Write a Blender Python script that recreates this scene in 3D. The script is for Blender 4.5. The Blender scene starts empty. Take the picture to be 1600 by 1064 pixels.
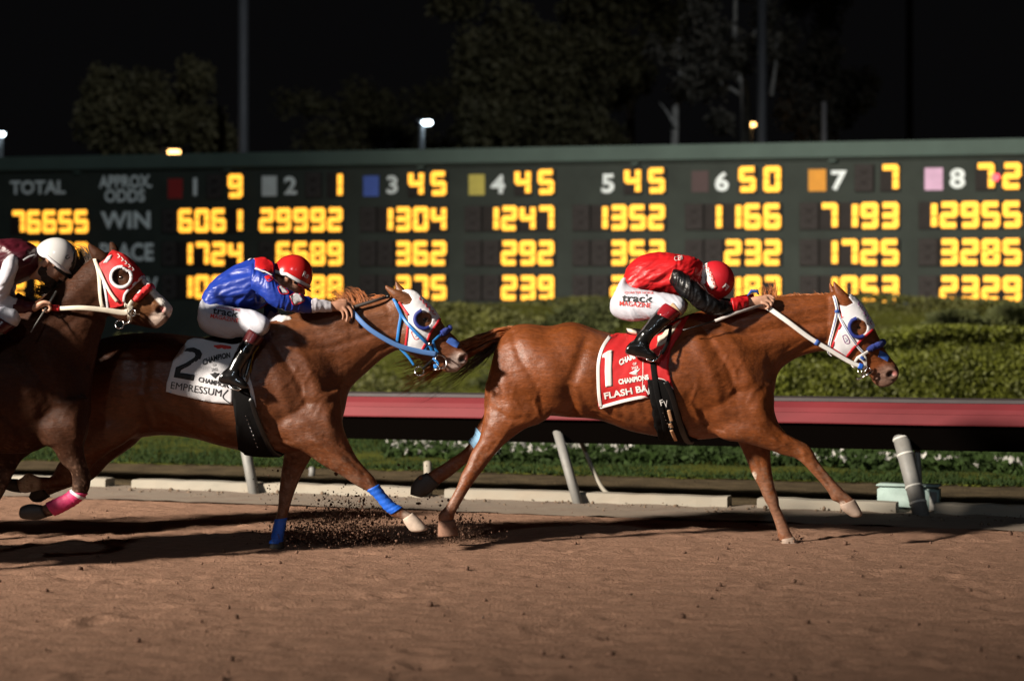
import bpy, bmesh, math, random
import numpy as np
import openvdb as vdb
from mathutils import Vector, Matrix, geometry
from mathutils.bvhtree import BVHTree

SC = bpy.context.scene
COL = SC.collection
random.seed(7)
RNG = np.random.default_rng(11)

# ------------------------------------------------------------------ camera
F, CX, HY = 2880.0, 800.0, 535.0          # focal length in photo pixels, principal column, horizon row
CAM = Vector((0.0, -12.0, 1.31))
cam_d = bpy.data.cameras.new('camera')
cam = bpy.data.objects.new('camera', cam_d)
COL.objects.link(cam)
cam.location = CAM
cam.rotation_euler = (math.radians(90), 0, 0)
cam_d.sensor_width = 36.0
cam_d.lens = F / 1600 * 36.0
cam_d.shift_y = 3.0 / 1600
cam_d.clip_end = 600
cam_d.dof.use_dof = True
cam_d.dof.focus_distance = 11.75
cam_d.dof.aperture_fstop = 1.5
SC.camera = cam

# ------------------------------------------------------------------ night sky
world = bpy.data.worlds.new('World')
SC.world = world
world.use_nodes = True
wn = world.node_tree
bg = wn.nodes['Background']
bg.inputs['Color'].default_value = (0.62, 0.60, 0.66, 1)
bg.inputs['Strength'].default_value = 0.0035

# ------------------------------------------------------------------ track floodlight behind the camera, then two added fill spots
def flood(name, az, el, dist, target, aim, power, col, cone, blend, radius):
    ld = bpy.data.lights.new(name, 'SPOT')
    lo = bpy.data.objects.new(name, ld)
    COL.objects.link(lo)
    a, e = math.radians(az), math.radians(el)
    lo.location = Vector(target) + Vector((-math.sin(a) * math.cos(e), -math.cos(a) * math.cos(e), math.sin(e))) * dist
    lo.rotation_euler = (Vector(aim) - lo.location).to_track_quat('-Z', 'Y').to_euler()
    ld.energy = power
    ld.color = col
    ld.spot_size = math.radians(cone)
    ld.spot_blend = blend
    ld.shadow_soft_size = radius
    return lo
flood('track_floodlight', 56, 22.5, 62, (0.6, 1.0, 0.9), (0.6, 12.5, 0.9), 560000, (1.0, 0.90, 0.78), 32, 1.0, 2.0)
flood('cool_fill_spot', 4, 30, 60, (0.0, 0.5, 0.9), (0.0, 6.0, 0.9), 11000, (0.72, 0.86, 1.0), 34, 1.0, 1.6)  # added weak cool fill, lifts the shaded sides of horses and riders
flood('board_fill_spot', -18, 26, 66, (0.5, 4.0, 0.9), (-6.0, 36.0, 5.5), 56000, (0.90, 0.96, 1.0), 27, 1.0, 0.8)  # added fill that brightens the scoreboard, bank and trees

SC.view_settings.view_transform = 'Standard'
SC.view_settings.look = 'None'
SC.view_settings.exposure = 0
SC.view_settings.gamma = 1
SC.view_settings.use_curve_mapping = False
SC.render.engine = 'CYCLES'
SC.cycles.use_denoising = True
SC.cycles.max_bounces = 6
SC.cycles.sample_clamp_indirect = 4.0

# ------------------------------------------------------------------ helpers
def P(px, py, y=0.0):
    """Point at world depth y seen at photo pixel (px, py)."""
    d = y - CAM.y
    return Vector(((px - CX) * d / F, y, CAM.z - (py - HY) * d / F))

def proj(V):
    V = np.asarray(V)
    d = V[:, 1] - CAM.y
    return CX + V[:, 0] * F / d, HY - (V[:, 2] - CAM.z) * F / d

def ground(px, py, z=0.0):
    d = (CAM.z - z) * F / (py - HY)
    return Vector(((px - CX) * d / F, CAM.y + d, z))

def new_mesh(name, V, Fc, mats=None, smooth=True, col=None):
    me = bpy.data.meshes.new(name)
    V = np.asarray(V, dtype=np.float32).reshape(-1, 3)
    if isinstance(Fc, np.ndarray):
        n, k = Fc.shape
        me.vertices.add(len(V)); me.vertices.foreach_set('co', V.ravel())
        me.loops.add(n * k); me.loops.foreach_set('vertex_index', Fc.astype(np.int32).ravel())
        me.polygons.add(n)
        me.polygons.foreach_set('loop_start', np.arange(0, n * k, k, dtype=np.int32))
        me.update(calc_edges=True); me.validate()
    else:
        me.from_pydata([tuple(v) for v in V], [], Fc); me.update()
    if smooth:
        me.polygons.foreach_set('use_smooth', np.ones(len(me.polygons), dtype=bool))
    if mats:
        for m in (mats if isinstance(mats, (list, tuple)) else [mats]):
            me.materials.append(m)
    if col is not None:
        a = me.color_attributes.new('coat', 'FLOAT_COLOR', 'POINT')
        c = np.ones((len(V), 4), dtype=np.float32); c[:, :3] = col
        a.data.foreach_set('color', c.ravel())
    return me

def link(name, me, parent=None, loc=None):
    o = bpy.data.objects.new(name, me)
    COL.objects.link(o)
    if loc is not None:
        o.location = loc
    if parent is not None:
        o.parent = parent
        if loc is None:
            q, off = parent, Vector()
            while q is not None:
                off += q.location
                q = q.parent
            o.location = -off
    return o

def obj(name, V, Fc, mats, parent=None, smooth=True, col=None):
    return link(name, new_mesh(name, V, Fc, mats, smooth, col), parent)

def tag(o, label=None, cat=None, group=None, kind=None):
    if label: o['label'] = label
    if cat: o['category'] = cat
    if group: o['group'] = group
    if kind: o['kind'] = kind
    return o

def thing(name, label, cat, loc=(0, 0, 0), group=None):
    o = bpy.data.objects.new(name, None)
    o.empty_display_size = 0.2
    COL.objects.link(o)
    o.location = loc
    return tag(o, label, cat, group)

class MB:
    """Collects shapes into one mesh."""
    def __init__(s): s.V, s.F, s.M, s.mi = [], [], [], 0
    def add(s, V, Fc):
        n = len(s.V)
        s.V += [tuple(v) for v in V]
        s.F += [tuple(i + n for i in f) for f in Fc]
        s.M += [s.mi] * len(Fc)
        return s
    def box(s, x0, x1, y0, y1, z0, z1, M=None):
        V = [Vector((x, y, z)) for z in (z0, z1) for y in (y0, y1) for x in (x0, x1)]
        if M is not None: V = [M @ v for v in V]
        return s.add(V, [(0, 2, 3, 1), (4, 5, 7, 6), (0, 1, 5, 4), (2, 6, 7, 3), (0, 4, 6, 2), (1, 3, 7, 5)])
    def tube(s, pts, r, n=8, flat=1.0):
        V, Fc = tube(pts, r, n, flat)
        return s.add(V, Fc)
    def build(s, name, mats, parent=None, smooth=True, bevel=0.0):
        me = new_mesh(name, s.V, s.F, mats, smooth)
        if s.mi: me.polygons.foreach_set('material_index', np.array(s.M, dtype=np.int32))
        if bevel:
            bm = bmesh.new(); bm.from_mesh(me)
            bmesh.ops.bevel(bm, geom=[e for e in bm.edges if len(e.link_faces) == 2 and e.calc_face_angle(0) > .5],
                            offset=bevel, segments=2, affect='EDGES')
            bm.to_mesh(me); bm.free()
        return link(name, me, parent)

def spline(pts, sub):
    """Catmull-Rom through rows of numbers."""
    A = np.array(pts, dtype=float)
    if len(A) < 3:
        t = np.linspace(0, 1, sub + 1)[:, None]
        return A[0] * (1 - t) + A[-1] * t
    B = np.vstack([2 * A[0] - A[1], A, 2 * A[-1] - A[-2]])
    out = []
    for i in range(1, len(B) - 2):
        p0, p1, p2, p3 = B[i - 1], B[i], B[i + 1], B[i + 2]
        for k in range(sub):
            t = k / sub
            out.append(.5 * (2 * p1 + (p2 - p0) * t + (2 * p0 - 5 * p1 + 4 * p2 - p3) * t * t + (3 * p1 - p0 - 3 * p2 + p3) * t ** 3))
    out.append(A[-1])
    return np.array(out)

def tube(pts, r, n=8, flat=1.0, up=None):
    pts = [Vector(p) for p in pts]
    rs = r if isinstance(r, (list, tuple, np.ndarray)) else [r] * len(pts)
    V, Fc = [], []
    ref = Vector(up) if up is not None else Vector((0.13, 1, 0.07))
    for i, p in enumerate(pts):
        t = (pts[min(i + 1, len(pts) - 1)] - pts[max(i - 1, 0)])
        if t.length < 1e-9: t = Vector((1, 0, 0))
        t.normalize()
        a = t.cross(ref)
        if a.length < 1e-4: a = t.cross(Vector((1, 0, 0.3)))
        a.normalize(); b = t.cross(a).normalized()
        for k in range(n):
            w = 2 * math.pi * k / n
            V.append(p + a * (rs[i] * math.cos(w)) + b * (rs[i] * flat * math.sin(w)))
    m = len(pts)
    for i in range(m - 1):
        for k in range(n):
            k2 = (k + 1) % n
            Fc.append((i * n + k, i * n + k2, (i + 1) * n + k2, (i + 1) * n + k))
    Fc.append(tuple(reversed(range(n)))); Fc.append(tuple(range((m - 1) * n, m * n)))
    return V, Fc

# ---- closed rings of a body, traced as pairs of outline points plus a half width
def loft(secs, yc, n=24, sub=5, e=1.0):
    """secs rows: x1, y1, x2, y2 (photo pixels of the two outline edges), half width, y offset."""
    rows = [tuple(s) + (0.0,) * (6 - len(s)) for s in secs]
    S = spline(rows, sub)
    th = np.linspace(0, 2 * np.pi, n, endpoint=False)
    c, s = np.cos(th), np.sin(th)
    c = np.sign(c) * np.abs(c) ** e; s = np.sign(s) * np.abs(s) ** e
    V = []
    for x1, y1, x2, y2, w, yo in S:
        a, b = P(x1, y1, yc + yo), P(x2, y2, yc + yo)
        m, h = (a + b) / 2, (a - b) / 2
        for k in range(n):
            V.append((m.x + h.x * c[k], m.y + w * s[k], m.z + h.z * c[k]))
    return close_rings(V, len(S), n)

def close_rings(V, m, n):
    V = list(V)
    Fc = []
    for i in range(m - 1):
        for k in range(n):
            k2 = (k + 1) % n
            q = (i * n + k, i * n + k2, (i + 1) * n + k2, (i + 1) * n + k)
            Fc += [(q[0], q[1], q[2]), (q[0], q[2], q[3])]
    A = np.array(V)
    V.append(tuple(A[:n].mean(0))); V.append(tuple(A[(m - 1) * n:m * n].mean(0)))
    for k in range(n):
        k2 = (k + 1) % n
        Fc.append((k2, k, m * n)); Fc.append(((m - 1) * n + k, (m - 1) * n + k2, m * n + 1))
    return np.array(V, dtype=np.float32), np.array(Fc, dtype=np.int32)

def rod(pts, rs, n=14, sub=4):
    """Closed round tube through world points with a radius at each."""
    rows = [tuple(p) + (r,) for p, r in zip(pts, rs)]
    S = spline(rows, sub)
    first, last = S[0], S[-1]
    d0 = first[:3] - S[1][:3]; d0 /= max(np.linalg.norm(d0), 1e-9)
    d1 = last[:3] - S[-2][:3]; d1 /= max(np.linalg.norm(d1), 1e-9)
    caps0 = [np.append(first[:3] + d0 * first[3] * q, first[3] * math.sqrt(max(1 - q * q, .01))) for q in (.95, .7, .38)]
    caps1 = [np.append(last[:3] + d1 * last[3] * q, last[3] * math.sqrt(max(1 - q * q, .01))) for q in (.38, .7, .95)]
    S = np.vstack([caps0, S, caps1])
    V, _ = tube([s[:3] for s in S], [s[3] for s in S], n)
    return close_rings([tuple(v) for v in V], len(S), n)

def ball(c, ax, R=None, n=18):
    """Ellipsoid, semi axes ax along the columns of R."""
    V = []
    c = np.array(c); R = np.eye(3) if R is None else np.array(R)
    m = n // 2
    for i in range(1, m):
        a = math.pi * i / m
        for k in range(n):
            b = 2 * math.pi * k / n
            V.append(tuple(c + R @ (np.array(ax) * np.array((math.sin(a) * math.cos(b), math.sin(a) * math.sin(b), math.cos(a))))))
    return close_rings(V, m - 1, n)

def sdf_skin(pieces, vox, smooth=2, hw=6):
    """One continuous skin round overlapping closed pieces: rows of (V, tris, blend radius)."""
    tr = vdb.createLinearTransform(voxelSize=vox)
    band = hw * vox
    subs = []
    for V, T, k in pieces:
        g = vdb.FloatGrid.createLevelSetFromPolygons(np.ascontiguousarray(V, np.float32),
                triangles=np.ascontiguousarray(T, np.uint32), transform=tr, halfWidth=hw)
        lo, hi = g.evalActiveVoxelBoundingBox()
        a = np.empty(tuple(h - l + 1 for l, h in zip(lo, hi)), dtype=np.float32)
        g.copyToArray(a, ijk=lo)
        subs.append((np.array(lo), a, k))
    lo = np.min([s[0] for s in subs], axis=0) - 2
    hi = np.max([s[0] + s[1].shape for s in subs], axis=0) + 2
    A = np.full(tuple(hi - lo), band, dtype=np.float32)
    for l, a, k in subs:
        o = l - lo
        sl = tuple(slice(o[i], o[i] + a.shape[i]) for i in range(3))
        b = A[sl]
        h = np.clip(k - np.abs(a - b), 0, None) / k
        A[sl] = np.minimum(a, b) - h * h * k * .25
    A = np.clip(A, -band, band)
    g = vdb.FloatGrid(band)
    g.transform = tr
    g.copyFromArray(A, ijk=tuple(int(x) for x in lo))
    pts, quads = g.convertToQuads(0.0)
    V = np.array(pts, dtype=np.float64); Q = np.array(quads, dtype=np.int64)
    V = laplace(V, Q, smooth)
    return V, Q[:, ::-1].copy()

def laplace(V, Q, it, lam=.5):
    e = np.vstack([Q[:, [i, (i + 1) % Q.shape[1]]] for i in range(Q.shape[1])])
    i, j = np.concatenate([e[:, 0], e[:, 1]]), np.concatenate([e[:, 1], e[:, 0]])
    n = np.bincount(i, minlength=len(V)).clip(1)
    for _ in range(it):
        for l in (lam, -lam * .98):
            M = np.stack([np.bincount(i, weights=V[j, a], minlength=len(V)) for a in range(3)], 1) / n[:, None]
            V = V + l * (M - V)
    return V

def normals(V, Q):
    d1 = V[Q[:, 2]] - V[Q[:, 0]]; d2 = V[Q[:, 3]] - V[Q[:, 1]] if Q.shape[1] == 4 else V[Q[:, 2]] - V[Q[:, 1]]
    fn = np.cross(d1, d2)
    N = np.zeros_like(V)
    for a in range(3):
        for c in range(Q.shape[1]):
            N[:, a] += np.bincount(Q[:, c], weights=fn[:, a], minlength=len(V))
    return N / np.linalg.norm(N, axis=1, keepdims=True).clip(1e-12)

def orient(V, Q):
    """Make the faces of a closed skin point outwards."""
    d1 = V[Q[:, 1]] - V[Q[:, 0]]; d2 = V[Q[:, 2]] - V[Q[:, 0]]
    vol = np.einsum('ij,ij->i', V[Q[:, 0]], np.cross(d1, d2)).sum()
    return Q if vol > 0 else Q[:, ::-1].copy()

def seg_dist(px, py, line):
    """Distance in pixels to a polyline."""
    best = np.full(len(px), 1e9)
    L = np.array(line, float)
    for (x0, y0), (x1, y1) in zip(L[:-1], L[1:]):
        dx, dy = x1 - x0, y1 - y0
        t = np.clip(((px - x0) * dx + (py - y0) * dy) / max(dx * dx + dy * dy, 1e-9), 0, 1)
        best = np.minimum(best, np.hypot(px - x0 - t * dx, py - y0 - t * dy))
    return best

def inside(px, py, poly):
    c = np.zeros(len(px), dtype=bool)
    L = list(poly)
    for (x0, y0), (x1, y1) in zip(L, L[1:] + L[:1]):
        if y0 == y1: continue
        k = ((y0 > py) != (y1 > py)) & (px < (x1 - x0) * (py - y0) / (y1 - y0) + x0)
        c ^= k
    return c

def sst(a, b, x):
    t = np.clip((x - a) / (b - a), 0, 1)
    return t * t * (3 - 2 * t)

def vnoise(Pn, scale, seed=0):
    """Smooth value noise on 3D points."""
    X = np.asarray(Pn) * scale + seed * 17.31
    i = np.floor(X).astype(np.int64); f = X - i
    f = f * f * (3 - 2 * f)
    def h(a, b, c):
        n = (a * 73856093) ^ (b * 19349663) ^ (c * 83492791)
        n = (n ^ (n >> 13)) * 1274126177
        return ((n & 0xffff) / 65535.0)
    out = 0
    for dx in (0, 1):
        for dy in (0, 1):
            for dz in (0, 1):
                w = (f[:, 0] if dx else 1 - f[:, 0]) * (f[:, 1] if dy else 1 - f[:, 1]) * (f[:, 2] if dz else 1 - f[:, 2])
                out = out + w * h(i[:, 0] + dx, i[:, 1] + dy, i[:, 2] + dz)
    return out * 2 - 1

# ------------------------------------------------------------------ materials
MATS = {}
def mat(name, col=(.5, .5, .5), rough=.6, metal=0.0, spec=.5, noise=0.0, nscale=20.0, bump=0.0, bscale=60.0, bdist=.004,
        attr=None, sheen=0.0, emit=None, estr=0.0, stretch=(1, 1, 1), coat=0.0, trans=0.0, col2=None, rnoise=0.0):
    m = bpy.data.materials.new(name); MATS[name] = m
    m.use_nodes = True
    nt = m.node_tree; b = nt.nodes['Principled BSDF']
    b.inputs['Roughness'].default_value = rough
    b.inputs['Metallic'].default_value = metal
    b.inputs['Specular IOR Level'].default_value = spec
    b.inputs['Sheen Weight'].default_value = sheen
    b.inputs['Coat Weight'].default_value = coat
    b.inputs['Coat Roughness'].default_value = .12
    b.inputs['Base Color'].default_value = (*col, 1)
    L = nt.links.new
    tc = nt.nodes.new('ShaderNodeTexCoord')
    mp = nt.nodes.new('ShaderNodeMapping'); mp.inputs['Scale'].default_value = stretch
    L(tc.outputs['Object'], mp.inputs['Vector'])
    src = None
    if attr:
        a = nt.nodes.new('ShaderNodeAttribute'); a.attribute_name = attr
        src = a.outputs['Color']
    if noise or col2:
        n = nt.nodes.new('ShaderNodeTexNoise'); n.inputs['Scale'].default_value = nscale; n.inputs['Detail'].default_value = 6
        n.inputs['Roughness'].default_value = .62
        L(mp.outputs['Vector'], n.inputs['Vector'])
        if col2:
            r = nt.nodes.new('ShaderNodeMapRange'); r.inputs['From Min'].default_value = .35; r.inputs['From Max'].default_value = .65
            L(n.outputs['Fac'], r.inputs['Value'])
            mx = nt.nodes.new('ShaderNodeMix'); mx.data_type = 'RGBA'
            L(r.outputs['Result'], mx.inputs['Factor'])
            mx.inputs['A'].default_value = (*col, 1); mx.inputs['B'].default_value = (*col2, 1)
            src = mx.outputs['Result']
        if noise:
            r = nt.nodes.new('ShaderNodeMapRange'); r.inputs['From Min'].default_value = .3; r.inputs['From Max'].default_value = .7
            r.inputs['To Min'].default_value = 1 - noise; r.inputs['To Max'].default_value = 1 + noise
            L(n.outputs['Fac'], r.inputs['Value'])
            mx = nt.nodes.new('ShaderNodeMix'); mx.data_type = 'RGBA'; mx.blend_type = 'MULTIPLY'; mx.inputs['Factor'].default_value = 1
            if src is None: mx.inputs['A'].default_value = (*col, 1)
            else: L(src, mx.inputs['A'])
            L(r.outputs['Result'], mx.inputs['B'])
            src = mx.outputs['Result']
    if src is not None: L(src, b.inputs['Base Color'])
    if rnoise:
        n3 = nt.nodes.new('ShaderNodeTexNoise'); n3.inputs['Scale'].default_value = 9; n3.inputs['Detail'].default_value = 4
        L(mp.outputs['Vector'], n3.inputs['Vector'])
        r3 = nt.nodes.new('ShaderNodeMapRange'); r3.inputs['From Min'].default_value = .3; r3.inputs['From Max'].default_value = .7
        r3.inputs['To Min'].default_value = rough - rnoise; r3.inputs['To Max'].default_value = rough + rnoise
        L(n3.outputs['Fac'], r3.inputs['Value']); L(r3.outputs['Result'], b.inputs['Roughness'])
    if bump:
        n2 = nt.nodes.new('ShaderNodeTexNoise'); n2.inputs['Scale'].default_value = bscale; n2.inputs['Detail'].default_value = 5
        L(mp.outputs['Vector'], n2.inputs['Vector'])
        bp = nt.nodes.new('ShaderNodeBump'); bp.inputs['Strength'].default_value = bump; bp.inputs['Distance'].default_value = bdist
        L(n2.outputs['Fac'], bp.inputs['Height']); L(bp.outputs['Normal'], b.inputs['Normal'])
    if emit:
        b.inputs['Emission Color'].default_value = (*emit, 1); b.inputs['Emission Strength'].default_value = estr
    return m

def text_mesh(s, bold=0.0, shear=0.0, spacing=1.0):
    """Lettering as flat triangles: cap height scaled to 1, starting at the origin."""
    cu = bpy.data.curves.new('lettering', 'FONT')
    cu.body = s; cu.size = 1.0; cu.offset = bold; cu.shear = shear; cu.space_character = spacing
    cu.resolution_u = 3
    o = bpy.data.objects.new('lettering', cu)
    COL.objects.link(o)
    dg = bpy.context.evaluated_depsgraph_get()
    me = o.evaluated_get(dg).to_mesh()
    V = [tuple(v.co) for v in me.vertices]
    Fc = [tuple(p.vertices) for p in me.polygons]
    o.evaluated_get(dg).to_mesh_clear()
    bpy.data.objects.remove(o); bpy.data.curves.remove(cu)
    A = np.array(V)
    lo, hi = A.min(0), A.max(0)
    return A, Fc, lo, hi
# ================================================================== THE SETTING
M_dirt = mat('track_dirt', (.315, .185, .124), rough=.97, spec=.08, noise=.34, nscale=13, bump=1.0, bscale=85, bdist=.014, col2=(.245, .140, .093), stretch=(.6, 1.6, 1))
M_clod = mat('dirt_clod', (.13, .075, .052), rough=1, spec=.1, noise=.4, nscale=30, bump=.6, bscale=80)
M_soil = mat('soil', (.075, .055, .03), rough=1, spec=.1, noise=.5, nscale=3, bump=.8, bscale=40, bdist=.02)
M_lawn = mat('lawn', (.066, .072, .010), rough=.95, spec=.1, noise=.35, nscale=1.4, bump=.9, bscale=55, bdist=.03, stretch=(.5, 1, 1))
M_grass = mat('grass_blade', (.013, .026, .0032), rough=.8, spec=.2, noise=.35, nscale=3)
M_bank = mat('bank_grass', (.085, .092, .014), rough=.95, spec=.1, noise=.4, nscale=.7, bump=.9, bscale=30, bdist=.05)
M_hedge = mat('hedge_leaf', (.068, .076, .007), rough=.6, spec=.3, noise=.45, nscale=2.2)
M_hedgecore = mat('hedge_core', (.02, .03, .008), rough=1, spec=.05)
M_white_petal = mat('white_petal', (.40, .385, .35), rough=.8)
M_beam = mat('kerb_paint', (.29, .265, .215), rough=.85, noise=.28, nscale=4, bump=.4, bscale=30, col2=(.205, .175, .135), stretch=(.35, 1, 1.6))
M_sandstrip = mat('footing', (.25, .20, .15), rough=.95, noise=.35, nscale=5, bump=.6, bscale=35, bdist=.01, col2=(.13, .092, .066), stretch=(.4, 1, 1))
M_redrail = mat('rail_cover_red', (.132, .018, .022), rough=.6, spec=.25, noise=.20, nscale=2.5, bump=.15, bscale=14, stretch=(.3, 1, 1))
M_railtop = mat('rail_cover_top', (.034, .025, .026), rough=.7, noise=.2, nscale=6)
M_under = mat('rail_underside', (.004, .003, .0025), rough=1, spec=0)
M_post = mat('rail_post', (.23, .22, .20), rough=.6, noise=.35, nscale=14, bump=.2, bscale=50, col2=(.11, .11, .105))
M_teal = mat('utility_paint', (.22, .29, .265), rough=.7, noise=.2, nscale=8)
M_boardgreen = mat('board_green', (.054, .083, .071), rough=.75, noise=.12, nscale=1.2, spec=.3)
M_boardpanel = mat('board_panel', (.024, .031, .026), rough=.8, noise=.18, nscale=1.5, spec=.25)
M_module = mat('digit_module', (.019, .016, .015), rough=.8, noise=.2, nscale=4, spec=.2)
M_dead = mat('unlit_bulb', (.032, .027, .026), rough=.5)
M_bulb = mat('lit_bulb', (.5, .3, .05), rough=.5, emit=(1.0, .425, .040), estr=1.95)
M_redbulb = mat('red_lit_bulb', (.5, .05, .05), rough=.5, emit=(1.0, .10, .13), estr=2.2)
M_boardwhite = mat('board_lettering', (.66, .73, .73), rough=.7, noise=.15, nscale=6)
M_bark = mat('pale_bark', (.62, .60, .56), rough=.9, noise=.4, nscale=5, bump=.5, bscale=20)
M_barkdark = mat('dark_bark', (.085, .06, .045), rough=.9, noise=.4, nscale=5, bump=.5, bscale=20)
M_leaf = mat('tree_leaf', (.13, .115, .055), rough=.7, noise=.4, nscale=.8)
M_leafgrey = mat('grey_leaf', (.17, .155, .125), rough=.7, noise=.4, nscale=.8)
M_pole = mat('light_pole', (.13, .135, .15), rough=.5, noise=.1, nscale=3)
M_lampw = mat('white_lamp', (.8, .9, 1), emit=(.75, .92, 1.0), estr=14)
M_lampa = mat('amber_lamp', (.9, .6, .3), emit=(1.0, .52, .16), estr=7)
M_wire = mat('hose', (.22, .20, .16), rough=.7)
M_shrubdark = mat('dark_shrub_leaf', (.050, .058, .012), rough=.8, noise=.4, nscale=2)

# ---- rail line: runs left and away from the camera
RD = Vector((-7700.0, 2880.0, 0)).normalized()       # along the rail, leftwards
RN = Vector((RD.y, -RD.x, 0)).normalized()
if RN.y < 0: RN = -RN                                 # away from the track
def railpt(px, off=0.0, d0=14.9):
    """Point on the ground below the rail line at photo column px, moved off metres into the infield."""
    p0 = Vector((100 * d0 / F, CAM.y + d0, 0)) + RN * off
    k = (px - CX) / F
    t = (k * (p0.y - CAM.y) - p0.x) / (RD.x - k * RD.y)
    return p0 + RD * t
RM = Matrix(((-RD.x, RN.x, 0, 0), (-RD.y, RN.y, 0, 0), (0, 0, 1, 0), (0, 0, 0, 1)))   # local x along rail to the right, y into infield
def railM(px, off=0.0, z=0.0):
    p = railpt(px, off)
    return Matrix.Translation((p.x, p.y, z)) @ RM

# ---- track: one harrowed sheet, fine near the camera
def track_h(X, Y):
    Pn = np.stack([X.ravel(), Y.ravel(), np.zeros(X.size)], 1)
    q = Pn * np.array((.55, 1.5, 1))
    h = .005 * vnoise(q, 1.6, 1) + .003 * vnoise(q, 4.5, 2) + .006 * vnoise(Pn * np.array((.8, 1.3, 1)), 11, 3) + .004 * vnoise(Pn, 27, 4)
    n = vnoise(Pn, 3.3, 9)
    h -= .010 * sst(.42, .75, n)
    h = h + .0022 * np.sin(Y.ravel() * 55 + 2.5 * vnoise(Pn * np.array((.3, 1, 1)), 1.2, 6)) * sst(-.2, .5, vnoise(Pn, .8, 15))
    r = np.random.default_rng(77)
    X0, Y0 = X.ravel(), Y.ravel()
    for _ in range(170):
        hx, hy = r.uniform(-4.5, 4.5), -5.6 + 7.4 * r.random()
        k = np.nonzero((np.abs(X0 - hx) < .3) & (np.abs(Y0 - hy) < .3))[0]
        if not len(k): continue
        a = r.normal(0, .3); dx, dy = X0[k] - hx, Y0[k] - hy
        u, v = dx * math.cos(a) + dy * math.sin(a), -dx * math.sin(a) + dy * math.cos(a)
        q_ = np.hypot(u / .085, v / .065)
        h[k] += -r.uniform(.005, .020) * np.exp(-q_ ** 2 * 1.1) + .010 * np.exp(-((q_ - 1.55) / .4) ** 2) * (u < 0)
    c = vnoise(Pn, 14, 12)
    h += .008 * sst(.5, .9, c)
    return h.reshape(X.shape)
def sheet(name, xs, ys, hf, m):
    X, Y = np.meshgrid(xs, ys)
    Z = hf(X, Y)
    V = np.stack([X, Y, Z], -1).reshape(-1, 3)
    nx, ny = len(xs), len(ys)
    a = (np.arange(ny - 1)[:, None] * nx + np.arange(nx - 1)[None]).ravel()
    Q = np.stack([a, a + 1, a + 1 + nx, a + nx], 1)
    return obj(name, V, Q, m)
xs = np.concatenate([np.linspace(-60, -5.2, 40, endpoint=False), np.arange(-5.2, 5.2, .026), np.linspace(5.2, 60, 40)])
ys = np.concatenate([np.linspace(-60, -7.2, 30, endpoint=False), np.arange(-7.2, 4.2, .026), np.linspace(4.2, 14, 12)])
def hf_track(X, Y):
    # the sheet dips under the infield behind the kerb
    s = (X - railpt(900).x) * RN.x + (Y - railpt(900).y) * RN.y
    h = track_h(X, Y) - .004
    return np.where(s > -.1, -.12, np.where(s > -.9, h * .5, h))
tag(sheet('dirt_track', xs, ys, hf_track, M_dirt), kind='structure')

# ---- loose clods lying on the track
def clod_mesh(name, pts, szs, m, seed=3):
    bm = bmesh.new(); bmesh.ops.create_icosphere(bm, subdivisions=1, radius=1)
    B = np.array([v.co[:] for v in bm.verts]); T = np.array([[v.index for v in f.verts] for f in bm.faces]); bm.free()
    r = np.random.default_rng(seed)
    n = len(pts)
    j = 1 + r.uniform(-.35, .35, (n, len(B), 1))
    V = (B[None] * j * np.asarray(szs)[:, None, None] * r.uniform(.6, 1.3, (n, 1, 3)) + np.asarray(pts)[:, None, :]).reshape(-1, 3)
    Q = (T[None] + (np.arange(n) * len(B))[:, None, None]).reshape(-1, 3)
    return V, Q
n = 700
cy = -12 + 6.6 + (8.0 * RNG.random(n)); cx = RNG.uniform(-1, 1, n) * (.31 * (cy + 12))
ch = track_h(cx, cy)
csz = RNG.gamma(1.3, .0036, n).clip(.002, .018)
V, Q = clod_mesh('dirt_clods', np.stack([cx, cy, ch + csz * .3], 1), csz, M_clod)
tag(obj('dirt_clods', V, Q, M_clod, smooth=False), kind='stuff')

# ---- infield: soil strip, lawn, bank
def strip(name, o0, o1, z, m, z1=None):
    a, b = railpt(-1500, o0), railpt(3200, o0)
    V = []
    nX, nY = 160, 10
    for j in range(nY + 1):
        o = o0 + (o1 - o0) * j / nY
        for i in range(nX + 1):
            p = railpt(-1500 + 4700 * i / nX, o)
            zz = z + ((z1 if z1 is not None else z) - z) * j / nY
            V.append((p.x, p.y, zz + random.uniform(-.008, .008)))
    Q = np.array([(j * (nX + 1) + i, j * (nX + 1) + i + 1, (j + 1) * (nX + 1) + i + 1, (j + 1) * (nX + 1) + i) for j in range(nY) for i in range(nX)])
    return tag(obj(name, V, Q, m), kind='structure')
strip('kerb_footing', -.92, .10, .006, M_sandstrip, .03)
strip('soil_strip', .10, 3.3, .0, M_soil, -.01)
def bank_h(X, Y):
    d = Y + 12
    px = CX + X * F / d
    left = sst(250, 760, px)
    top = 1.30 + .80 * left
    u = sst(28.0, 39.0, d)
    h = .02 + top * u
    q = np.stack([X.ravel(), Y.ravel(), np.zeros(X.size)], 1)
    h = h + (.05 * vnoise(q, .5, 5) + .02 * vnoise(q, 2.0, 6)).reshape(X.shape) * (d > 17)
    s = (X - railpt(900).x) * RN.x + (Y - railpt(900).y) * RN.y
    return np.where(s < 3.2, -.15, h)
tag(sheet('infield_lawn', np.linspace(-30, 30, 240), np.concatenate([np.linspace(1, 28, 170, endpoint=False), np.linspace(28, 120, 40)]), bank_h, M_lawn), kind='structure')
# far ground out to the horizon
tag(obj('ground', [(-400, -60, -.3), (400, -60, -.3), (400, 500, -.3), (-400, 500, -.3)], [(0, 1, 2, 3)], M_soil), kind='structure')

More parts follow.
